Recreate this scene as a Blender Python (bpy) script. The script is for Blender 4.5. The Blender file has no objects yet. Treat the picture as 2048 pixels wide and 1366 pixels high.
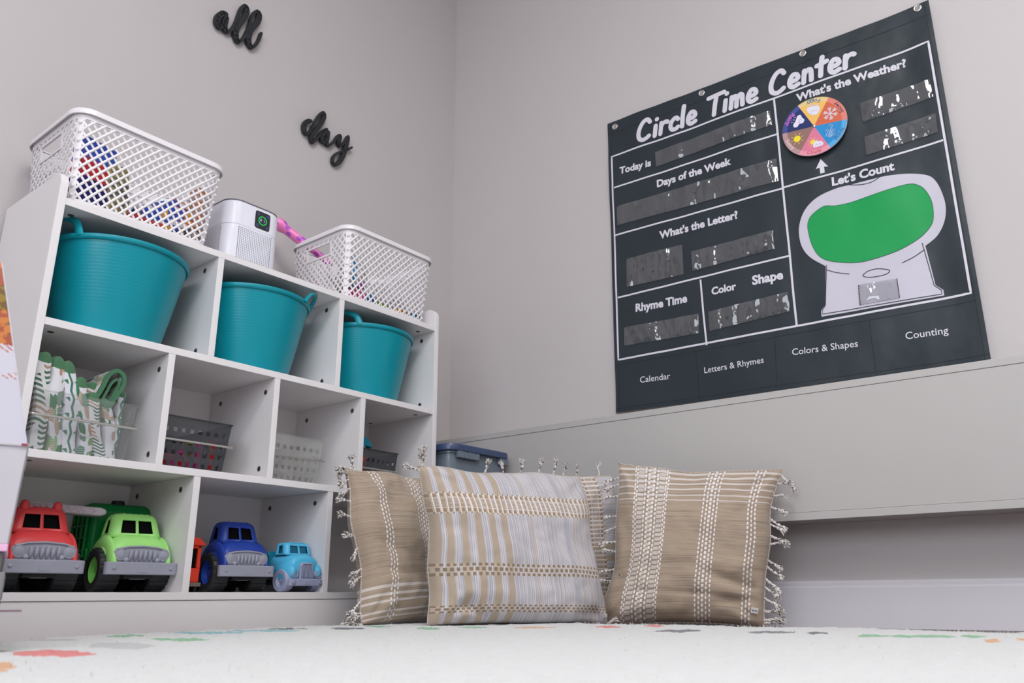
import bpy, bmesh, math, random
from mathutils import Vector, Matrix, noise
random.seed(7)
PI=math.pi
SC=bpy.context.scene
COL=SC.collection
# ------------------------------------------------------------------ colour and node helpers
def lin(c):
    return tuple((x/255/12.92) if x/255<=.04045 else ((x/255+.055)/1.055)**2.4 for x in c)
class S:
    def __init__(s,g,k): s.g=g; s.k=k
    def __add__(a,b): return a.g.m('ADD',a,b)
    def __radd__(a,b): return a.g.m('ADD',b,a)
    def __sub__(a,b): return a.g.m('SUBTRACT',a,b)
    def __rsub__(a,b): return a.g.m('SUBTRACT',b,a)
    def __mul__(a,b): return a.g.m('MULTIPLY',a,b)
    __rmul__=__mul__
    def __truediv__(a,b): return a.g.m('DIVIDE',a,b)
    def __lt__(a,b): return a.g.m('LESS_THAN',a,b)
    def __gt__(a,b): return a.g.m('GREATER_THAN',a,b)
    def fr(a): return a.g.m('FRACT',a)
    def fl(a): return a.g.m('FLOOR',a)
    def ab(a): return a.g.m('ABSOLUTE',a)
    def sin(a): return a.g.m('SINE',a)
    def mx(a,b): return a.g.m('MAXIMUM',a,b)
    def mn(a,b): return a.g.m('MINIMUM',a,b)
    def near(a,c,w): return (a-c).ab()<w
class G:
    def __init__(s,mat): s.nt=mat.node_tree; s.N=s.nt.nodes; s.L=s.nt.links
    def put(s,inp,v):
        if isinstance(v,S): s.L.new(v.k,inp)
        elif isinstance(v,tuple) and len(v)==3 and inp.type=='RGBA': inp.default_value=(*v,1)
        else: inp.default_value=v
    def m(s,op,a,b=None,c=None):
        n=s.N.new('ShaderNodeMath'); n.operation=op
        s.put(n.inputs[0],a)
        if b is not None: s.put(n.inputs[1],b)
        if c is not None: s.put(n.inputs[2],c)
        return S(s,n.outputs[0])
    def uv(s):
        t=s.N.new('ShaderNodeUVMap'); x=s.N.new('ShaderNodeSeparateXYZ'); s.L.new(t.outputs[0],x.inputs[0])
        return S(s,x.outputs[0]),S(s,x.outputs[1])
    def obj(s):
        t=s.N.new('ShaderNodeTexCoord'); x=s.N.new('ShaderNodeSeparateXYZ'); s.L.new(t.outputs['Object'],x.inputs[0])
        return S(s,x.outputs[0]),S(s,x.outputs[1]),S(s,x.outputs[2])
    def xyz(s,a,b,c=0.):
        n=s.N.new('ShaderNodeCombineXYZ')
        for i,v in enumerate((a,b,c)): s.put(n.inputs[i],v)
        return S(s,n.outputs[0])
    def noise(s,vec,scale=5.,detail=2.,rough=.5):
        n=s.N.new('ShaderNodeTexNoise'); s.put(n.inputs['Vector'],vec); n.inputs['Scale'].default_value=scale
        n.inputs['Detail'].default_value=detail; n.inputs['Roughness'].default_value=rough
        return S(s,n.outputs[0])
    def vor(s,vec,scale=5.,rand=1.):
        n=s.N.new('ShaderNodeTexVoronoi'); s.put(n.inputs['Vector'],vec); n.inputs['Scale'].default_value=scale
        n.inputs['Randomness'].default_value=rand
        x=s.N.new('ShaderNodeSeparateColor'); s.L.new(n.outputs['Color'],x.inputs[0])
        return S(s,n.outputs['Distance']),S(s,x.outputs[0]),S(s,x.outputs[1])
    def white(s,vec):
        n=s.N.new('ShaderNodeTexWhiteNoise'); s.put(n.inputs['Vector'],vec); return S(s,n.outputs['Value'])
    def mix(s,f,a,b):
        n=s.N.new('ShaderNodeMix'); n.data_type='RGBA'; s.put(n.inputs[0],f); s.put(n.inputs[6],a); s.put(n.inputs[7],b)
        return S(s,n.outputs[2])
def mat(name,color,rough=.5,spec=.5,metal=0,bump=None,bs=.3,bd=.002,coat=0,alpha=1,emit=None,es=1,trans=0,ior=1.45,sss=0,sheen=0):
    m=bpy.data.materials.new(name); m.use_nodes=True; g=G(m)
    b=g.N['Principled BSDF']
    c=color(g) if callable(color) else lin(color)
    g.put(b.inputs['Base Color'],c)
    r=rough(g) if callable(rough) else rough
    g.put(b.inputs['Roughness'],r); b.inputs['Specular IOR Level'].default_value=spec; b.inputs['Metallic'].default_value=metal
    b.inputs['Coat Weight'].default_value=coat; b.inputs['IOR'].default_value=ior
    b.inputs['Transmission Weight'].default_value=trans; b.inputs['Sheen Weight'].default_value=sheen
    if sss:
        b.inputs['Subsurface Weight'].default_value=sss; b.inputs['Subsurface Scale'].default_value=.01
    a=alpha(g) if callable(alpha) else alpha
    g.put(b.inputs['Alpha'],a)
    if emit:
        g.put(b.inputs['Emission Color'],lin(emit)); b.inputs['Emission Strength'].default_value=es
    if bump:
        n=g.N.new('ShaderNodeBump'); g.put(n.inputs['Height'],bump(g)); n.inputs['Strength'].default_value=bs; n.inputs['Distance'].default_value=bd
        g.L.new(n.outputs[0],b.inputs['Normal'])
    return m
def film(name,tint,opacity,gloss,rough=.08,bump=None,bs=.6,bd=.004):
    # thin clear plastic: mostly see-through, a little haze, a glossy skin
    m=bpy.data.materials.new(name); m.use_nodes=True; g=G(m)
    for n in list(g.N):
        if n.type=='BSDF_PRINCIPLED': g.N.remove(n)
    out=[n for n in g.N if n.type=='OUTPUT_MATERIAL'][0]
    t=g.N.new('ShaderNodeBsdfTransparent'); d=g.N.new('ShaderNodeBsdfDiffuse'); gl=g.N.new('ShaderNodeBsdfGlossy')
    d.inputs[0].default_value=(*lin(tint),1); gl.inputs['Roughness'].default_value=rough
    t.inputs[0].default_value=(.97,.975,.98,1)
    m1=g.N.new('ShaderNodeMixShader'); m1.inputs[0].default_value=opacity
    g.L.new(t.outputs[0],m1.inputs[1]); g.L.new(d.outputs[0],m1.inputs[2])
    lw=g.N.new('ShaderNodeLayerWeight'); lw.inputs[0].default_value=.35
    f=g.m('MULTIPLY_ADD',S(g,lw.outputs['Facing']),gloss*1.5,gloss)
    m2=g.N.new('ShaderNodeMixShader'); g.put(m2.inputs[0],f); g.L.new(m1.outputs[0],m2.inputs[1]); g.L.new(gl.outputs[0],m2.inputs[2])
    if bump:
        n=g.N.new('ShaderNodeBump'); g.put(n.inputs['Height'],bump(g)); n.inputs['Strength'].default_value=bs; n.inputs['Distance'].default_value=bd
        g.L.new(n.outputs[0],gl.inputs['Normal']); g.L.new(n.outputs[0],d.inputs['Normal']); g.L.new(n.outputs[0],lw.inputs['Normal'])
    g.L.new(m2.outputs[0],out.inputs[0])
    return m
# ------------------------------------------------------------------ mesh helpers
class MB:
    def __init__(s): s.v=[]; s.f=[]; s.mi=[]; s.uv=[]; s.cur=0; s.hasuv=False
    def add(s,vs,fs,uvs=None):
        o=len(s.v); s.v+= [tuple(p) for p in vs]
        for f in fs:
            s.f.append([i+o for i in f]); s.mi.append(s.cur)
            if uvs is not None: s.uv.append([uvs[i] for i in f]); s.hasuv=True
            else: s.uv.append([(0,0)]*len(f))
        return s
    def box(s,a,b):
        x0,y0,z0=a; x1,y1,z1=b
        v=[(x,y,z) for x in (x0,x1) for y in (y0,y1) for z in (z0,z1)]
        s.add(v,[(0,1,3,2),(4,6,7,5),(0,4,5,1),(2,3,7,6),(0,2,6,4),(1,5,7,3)]); return s
    def loft(s,loops,cap=True,closed=True):
        n=len(loops[0]); vs=[p for l in loops for p in l]; fs=[]
        for i in range(len(loops)-1):
            for j in range(n if closed else n-1):
                k=(j+1)%n; fs.append((i*n+j,i*n+k,(i+1)*n+k,(i+1)*n+j))
        if cap: fs.append(tuple(range(n-1,-1,-1))); fs.append(tuple((len(loops)-1)*n+j for j in range(n)))
        s.add(vs,fs); return s
    def tube(s,path,r,seg=8,cap=True,flat=None):
        P=[Vector(p) for p in path]; R=r if isinstance(r,(list,tuple)) else [r]*len(P); loops=[]
        up=Vector((0,0,1)); pn=None
        for i,p in enumerate(P):
            d=(P[min(i+1,len(P)-1)]-P[max(i-1,0)]); d=d.normalized() if d.length>1e-9 else Vector((0,0,1))
            if pn is None:
                a=up if abs(d.z)<.9 else Vector((1,0,0)); n=(a-d*a.dot(d)).normalized()
            else: n=(pn-d*pn.dot(d)); n=n.normalized() if n.length>1e-6 else pn
            pn=n; b=d.cross(n)
            f=flat or (1,1)
            loops.append([p+(n*math.cos(t)*f[0]+b*math.sin(t)*f[1])*R[i] for t in [2*PI*k/seg for k in range(seg)]])
        s.loft(loops,cap); return s
    def lathe(s,prof,seg=48,c=(0,0,0),axis='z',a0=0,a1=2*PI):
        full=abs(a1-a0-2*PI)<1e-6; n=seg if full else seg+1; loops=[]
        for r,h in prof:
            l=[]
            for k in range(n):
                t=a0+(a1-a0)*k/seg
                a,b=r*math.cos(t),r*math.sin(t)
                p={'z':(a,b,h),'x':(h,a,b),'y':(b,h,a)}[axis]
                l.append((p[0]+c[0],p[1]+c[1],p[2]+c[2]))
            loops.append(l)
        vs=[p for l in loops for p in l]; fs=[]
        for i in range(len(loops)-1):
            for j in range(n if full else n-1):
                k=(j+1)%n; fs.append((i*n+j,i*n+k,(i+1)*n+k,(i+1)*n+j))
        s.add(vs,fs); return s
    def prism(s,poly,f0,f1,tri=True):
        # poly 2d, f0/f1 map 2d->3d for the two faces
        n=len(poly); a=[f0(*p) for p in poly]; b=[f1(*p) for p in poly]
        fs=[(j,(j+1)%n,n+(j+1)%n,n+j) for j in range(n)]
        fs+= [tuple(range(n-1,-1,-1)),tuple(range(n,2*n))]
        s.add(a+b,fs); return s
    def sphere(s,c,r,nu=16,nv=10):
        if not isinstance(r,(tuple,list)): r=(r,r,r)
        prof=[]
        loops=[[(c[0]+r[0]*math.sin(PI*i/nv)*math.cos(2*PI*j/nu),c[1]+r[1]*math.sin(PI*i/nv)*math.sin(2*PI*j/nu),c[2]+r[2]*math.cos(PI*i/nv)) for j in range(nu)] for i in range(1,nv)]
        s.loft(loops,True); return s
    def xf(s,M,start=0):
        for i in range(start,len(s.v)): s.v[i]=tuple(M@Vector(s.v[i]))
        return s
    def build(s,name,ms,parent=None,smooth=True,bevel=0,ang=38,subd=0,solid=0,loc=None,rot=None,merge=True,recalc=True):
        me=bpy.data.meshes.new(name); me.from_pydata(s.v,[],s.f)
        ms=ms if isinstance(ms,(list,tuple)) else [ms]
        for m in ms: me.materials.append(m)
        me.polygons.foreach_set('material_index',s.mi)
        if s.hasuv:
            l=me.uv_layers.new(name='UVMap'); k=0
            for f in s.uv:
                for q in f: l.data[k].uv=q; k+=1
        if merge or recalc:
            bm=bmesh.new(); bm.from_mesh(me)
            if merge: bmesh.ops.remove_doubles(bm,verts=bm.verts,dist=1e-5)
            if recalc: bmesh.ops.recalc_face_normals(bm,faces=bm.faces)
            bm.to_mesh(me); bm.free()
        if smooth:
            me.shade_smooth(); me.set_sharp_from_angle(angle=math.radians(ang))
        o=bpy.data.objects.new(name,me); COL.objects.link(o)
        if parent: o.parent=parent
        if loc: o.location=loc
        if rot: o.rotation_euler=rot
        if solid:
            d=o.modifiers.new('solid','SOLIDIFY'); d.thickness=solid; d.offset=0
        if bevel:
            d=o.modifiers.new('bevel','BEVEL'); d.width=bevel; d.segments=3; d.limit_method='ANGLE'; d.angle_limit=math.radians(40); d.harden_normals=False
            if smooth: me.set_sharp_from_angle(angle=math.radians(180))
        if subd:
            d=o.modifiers.new('sub','SUBSURF'); d.levels=subd; d.render_levels=subd
        return o
def tag(o,label=None,cat=None,group=None,kind=None):
    if label: o['label']=label
    if cat: o['category']=cat
    if group: o['group']=group
    if kind: o['kind']=kind
    return o
def empty(name,loc,label,cat,rz=0,group=None,rot=None):
    o=bpy.data.objects.new(name,None); COL.objects.link(o); o.location=loc; o.rotation_euler=rot if rot else (0,0,rz); o.empty_display_size=.05
    return tag(o,label,cat,group)
def cr(pts,n=6,closed=False):
    P=[Vector(p) for p in pts]; out=[]; L=len(P)
    rng=range(L if closed else L-1)
    for i in rng:
        a,b,c,d=(P[(i-1)%L],P[i],P[(i+1)%L],P[(i+2)%L]) if closed else (P[max(i-1,0)],P[i],P[i+1],P[min(i+2,L-1)])
        for k in range(n):
            t=k/n; out.append(.5*((2*b)+(c-a)*t+(2*a-5*b+4*c-d)*t*t+(3*b-a-3*c+d)*t**3))
    if not closed: out.append(P[-1])
    return out
def rrect(hx,hy,r,seg=5,cx=0,cy=0):
    out=[]
    for sx,sy,a0 in ((1,1,0),(-1,1,PI/2),(-1,-1,PI),(1,-1,1.5*PI)):
        for k in range(seg+1):
            a=a0+PI/2*k/seg; out.append((cx+sx*(hx-r)+r*math.cos(a),cy+sy*(hy-r)+r*math.sin(a)))
    return out
def textmesh(s,offset=0.0,shear=0.0,space=1.0):
    cu=bpy.data.curves.new('t','FONT'); cu.body=s; cu.size=1; cu.offset=offset; cu.shear=shear; cu.space_character=space; cu.resolution_u=3; cu.fill_mode='FRONT' if hasattr(cu,'fill_mode') else 'FULL'
    cu.dimensions='2D'; cu.fill_mode='FRONT'
    o=bpy.data.objects.new('t',cu); COL.objects.link(o)
    dg=bpy.context.evaluated_depsgraph_get(); dg.update()
    me=bpy.data.meshes.new_from_object(o.evaluated_get(dg))
    vs=[v.co.copy() for v in me.vertices]; fs=[tuple(p.vertices) for p in me.polygons]
    bpy.data.objects.remove(o); bpy.data.curves.remove(cu); bpy.data.meshes.remove(me)
    x0=min(v.x for v in vs); vs=[Vector((v.x-x0,v.y,0)) for v in vs]
    return vs,fs,max(v.x for v in vs)
# ------------------------------------------------------------------ the place: measured frame
S_=1.08
CAM=Vector((-.56324,-1.59395,.08042))
CR=Vector((.62657774,-.77933899,-.00557359)); CU=Vector((-.22969347,-.19149478,.95423826)); CF=Vector((.7447424,.59662424,.29899545))
C0=Vector((1.406*S_,.335*S_,0))                     # room corner
DR=Vector((.0464,-.99892,0)); DL=Vector((.99892,.0464,0))
def RW(s,z,off=0): return C0+DR*s-DL*off+Vector((0,0,z))     # on the right wall: s from the corner, off into the room
def LW(s,z,off=0): return C0-DL*s+DR*off+Vector((0,0,z))     # on the left wall
# ------------------------------------------------------------------ camera
cd=bpy.data.cameras.new('camera'); co=bpy.data.objects.new('camera',cd); COL.objects.link(co); SC.camera=co
M=Matrix((CR,CU,-CF)).transposed().to_4x4(); M.translation=CAM; co.matrix_world=M
cd.sensor_width=36; cd.lens=1620.63/2048*36; cd.clip_start=.02
cd.dof.use_dof=True; cd.dof.focus_distance=1.95; cd.dof.aperture_fstop=7.1
# ------------------------------------------------------------------ room
m_wall=mat('wall_paint',lambda g:g.mix(g.noise(g.xyz(*g.obj()),2.,3.)*.5,lin((198,193,193)),lin((192,187,187))),rough=.6,spec=.3,bump=lambda g:g.noise(g.xyz(*g.obj()),260.,2.),bs=.12,bd=.0008)
m_ceil=mat('ceiling_paint',(226,224,222),rough=.8)
m_trim=mat('ledge_paint',lambda g:g.mix(g.noise(g.xyz(*g.obj()),3.,3.),lin((188,185,183)),lin((182,179,177))),rough=.45,spec=.4,bump=lambda g:g.noise(g.xyz(*g.obj()),120.,2.),bs=.1,bd=.001)
m_base=mat('baseboard_paint',lambda g:g.mix(g.noise(g.xyz(*g.obj()),6.,4.),lin((224,221,227)),lin((216,213,220))),rough=.32,spec=.5)
def woodc(g):
    x,y,z=g.obj(); n=g.noise(g.xyz(x*3.,y*40.,z),2.,4.,.6); pl=(y*8.).fr(); gap=pl<.02
    return g.mix(gap,g.mix(n,lin((92,62,50)),lin((58,38,32))),lin((25,16,14)))
m_floor=mat('floor_wood',woodc,rough=.4)
LWD,RWD,HT=4.3,4.8,2.75
def quadobj(name,pts,m,thick,kind='structure'):
    a=[Vector(p) for p in pts]; n=(a[1]-a[0]).cross(a[3]-a[0]).normalized()
    mb=MB(); mb.loft([a,[p+n*thick for p in a]]); o=mb.build(name,m,smooth=False); tag(o,kind=kind); return o
A_,B_=C0,C0-DL*LWD; D_=C0+DR*RWD; E_=D_-DL*LWD
Z=Vector((0,0,HT))
def wallslab(name,p,q,out,m): 
    mb=MB(); lo=[p,q,q+out*.1,p+out*.1]; mb.loft([lo,[x+Z for x in lo]]); tag(mb.build(name,m,smooth=False),kind='structure')
wallslab('wall_left',A_+DL*.1,B_-DL*.1,-DR,m_wall); wallslab('wall_right',D_,A_,DL,m_wall)
wallslab('wall_back',B_,E_,-DL,m_wall); wallslab('wall_front',E_-DL*.1,D_+DL*.1,DR,m_wall)
mb=MB(); lo=[A_+(DL-DR)*.1,B_+(-DL-DR)*.1,E_+(-DL+DR)*.1,D_+(DL+DR)*.1]
mb.loft([lo,[x-Vector((0,0,.05)) for x in lo]]); tag(mb.build('floor',m_floor,smooth=False),kind='structure')
mb=MB(); mb.loft([[x+Z for x in lo],[x+Z+Vector((0,0,.05)) for x in lo]]); tag(mb.build('ceiling',m_ceil,smooth=False),kind='structure')
# baseboards with a small stepped top
def baseboard(name,f,s0,s1):
    prof=[(0,0),(.014,0),(.014,.094),(.011,.099),(.011,.105),(.007,.111),(0,.111)]
    mb=MB(); mb.loft([[f(s0,z,o) for o,z in prof],[f(s1,z,o) for o,z in prof]]); tag(mb.build(name,m_base,smooth=False,bevel=.0008),kind='structure')
baseboard('baseboard_right',RW,.0,RWD); baseboard('baseboard_left',LW,.0141,LWD)
# boxed-out ledge along the right wall: top board, face, bottom board
def seg(name,o0,o1,z0,z1,bev=.0012):
    mb=MB(); pr=[(o0,z0),(o1,z0),(o1,z1),(o0,z1)]
    mb.loft([[RW(.001,z,o) for o,z in pr],[RW(RWD-.001,z,o) for o,z in pr]]); tag(mb.build(name,m_trim,smooth=False,bevel=bev),kind='structure')
seg('trim_1',0,.131,.5605,.5785); seg('trim_2',.0,.1295,.2695,.5600,.0006); seg('trim_3',0,.131,.2505,.2690)
# ceiling light panels
m_lamp=mat('lamp_diffuser',(250,250,250),rough=.5,emit=(255,253,250),es=2.0)
m_white=mat('white_metal_frame',(235,235,235),rough=.4)
LIGHTS=[(-.55,-1.9,1.4,.8),(-1.9,-3.3,1.2,.6),(.5,-3.3,1.2,.6)]
for i,(x,y,sx,sy) in enumerate(LIGHTS):
    t=empty('ceiling_light',(x,y,HT),'flat ceiling light panel '+['above the floor cushions','over the left half of the rug behind the camera','over the right half of the room behind the camera'][i],'ceiling light',group='ceiling light panels')
    mb=MB(); mb.box((-sx/2-.02,-sy/2-.02,-.02),(sx/2+.02,sy/2+.02,-.001)); mb.build('frame',m_white,t,smooth=False)
    mb=MB(); mb.box((-sx/2,-sy/2,-.026),(sx/2,sy/2,-.0205)); mb.build('diffuser',m_lamp,t,smooth=False)
    ld=bpy.data.lights.new('panel_lamp','AREA'); ld.shape='RECTANGLE'; ld.size=sx; ld.size_y=sy; ld.energy=[46,22,9][i]; ld.color=(.99,.985,1.0)
    lo_=bpy.data.objects.new('panel_lamp',ld); COL.objects.link(lo_); lo_.parent=t; lo_.location=(0,0,-.03)
# daylight window in the wall on the far left, behind the camera's left shoulder
wc0=B_+DR*2.35+Vector((0,0,1.45)); m_pane=mat('daylight_pane',(235,240,250),rough=.2,emit=(222,234,255),es=1.2)
def wbox(mb,s0,s1,z0,z1,d0,d1):
    pr=[(s0,z0),(s1,z0),(s1,z1),(s0,z1)]; mb.loft([[wc0+DR*s+Vector((0,0,z))+DL*d for s,z in pr] for d in (d0,d1)])
mb=MB()
for s0,s1,z0,z1 in ((-1.06,1.06,-.76,-.70),(-1.06,1.06,.70,.76),(-1.06,-1.0,-.7,.7),(1.0,1.06,-.7,.7),(-.02,.02,-.7,.7)): wbox(mb,s0,s1,z0,z1,.001,.035)
wf=mb.build('window_1',m_white,smooth=False,bevel=.003); tag(wf,kind='structure')
mb=MB(); wbox(mb,-1.0,1.0,-.7,.7,.004,.010); mb.build('window_pane',m_pane,wf,smooth=False)
ld=bpy.data.lights.new('daylight','AREA'); ld.shape='RECTANGLE'; ld.size=2.0; ld.size_y=1.4; ld.energy=34; ld.color=(.90,.95,1.0)
lo_=bpy.data.objects.new('daylight',ld); COL.objects.link(lo_); lo_.location=wc0+DL*.045; lo_.rotation_euler=DL.to_track_quat('-Z','Y').to_euler()
# ------------------------------------------------------------------ cubby shelf
T=.01513; W=1.08; D=.2763
ZK=.075; Z0=.0901; Z1=.3246; Z2=.5746; Z3=.8245; ZT=.896
m_lam=mat('white_laminate',(229,226,227),rough=.36,spec=.5,bump=lambda g:g.noise(g.xyz(*g.obj()),90.,2.),bs=.03,bd=.0006)
m_cap=mat('cam_screw',lambda g:g.mix(g.noise(g.xyz(*g.obj()),900.,2.),lin((120,115,108)),lin((88,84,78))),rough=.35,metal=.7)
m_dark=mat('screw_recess',(40,38,36),rough=.6)
shelf=empty('cubby_shelf',(0,0,0),'white laminate cubby shelf of ten open cubbies against the left wall','shelf')
def bx(name,a,b,m,parent,bev=.0007): return MB().box(a,b).build(name,m,parent,smooth=False,bevel=bev)
c3=(W-4*T)/3; c4=(W-5*T)/4
for sx in (0,W-T):
    pr=[(0,0),(D,0),(D,ZT)]+[(.03-.03*math.sin(a),ZT-.03+.03*math.cos(a)) for a in [PI/2*k/8 for k in range(9)]]
    mb=MB(); mb.prism(pr,lambda y,z:(sx,y,z),lambda y,z:(sx+T,y,z)); mb.build('side_panel',m_lam,shelf,smooth=False,bevel=.0009)
bx('top_board',(T,.001,Z3),(W-T,D-.001,Z3+T),m_lam,shelf)
bx('shelf_board',(T,.0008,Z2),(W-T,D-.006,Z2+T),m_lam,shelf); bx('shelf_board',(T,.0008,Z1),(W-T,D-.006,Z1+T),m_lam,shelf)
bx('base_board',(T,.0005,ZK),(W-T,D-.006,Z0),m_lam,shelf); bx('kick_board',(T,.0025,0),(W-T,.017,ZK-.0006),m_lam,shelf)
bx('back_panel',(T,D-.0055,.02),(W-T,D-.001,Z3),m_lam,shelf)
X3=[i*(c3+T) for i in (1,2)]; X4=[i*(c4+T) for i in (1,2,3)]
for x in X3: bx('divider',(x,.0012,Z2+T),(x+T,D-.006,Z3),m_lam,shelf)
for x in X4: bx('divider',(x,.0012,Z1+T),(x+T,D-.006,Z2),m_lam,shelf)
for x in X3: bx('divider',(x,.0012,Z0),(x+T,D-.006,Z1),m_lam,shelf)
def cap(p,axis):
    mb=MB(); mb.lathe([(.0001,-.0012),(.0052,-.0012),(.0062,-.0006),(.0064,.0006)],20); mb.cur=1; mb.box((-.0028,-.0007,-.00135),(.0028,.0007,-.00115)); mb.box((-.0007,-.0028,-.00135),(.0007,.0028,-.00115))
    o=mb.build('screw_cap',[m_cap,m_dark],shelf,ang=60); o.location=p
    o.rotation_euler=(0,PI/2,random.random()) if axis=='x' else (0,0,random.random())
    if axis=='x': o.rotation_euler=(random.random()*.0,PI/2,0)
for x in X3+[W-T]:
    for y in (.055,.225):
        cap((x,y,Z3-.02),'x'); cap((x,y,Z2+T+.02),'x')
for x in X3:
    for y in (.05,.235): cap((x,y,Z1-.025),'x')
for x in X4:
    for y in (.035,.225): cap((x,y,Z2-.03),'x'); cap((x,y,Z1+T+.023),'x')
for z in (Z3,Z2,Z1):
    for x in (.044,W-.044):
        for y in (.042,.232): cap((x,y,z),'z')

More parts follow.
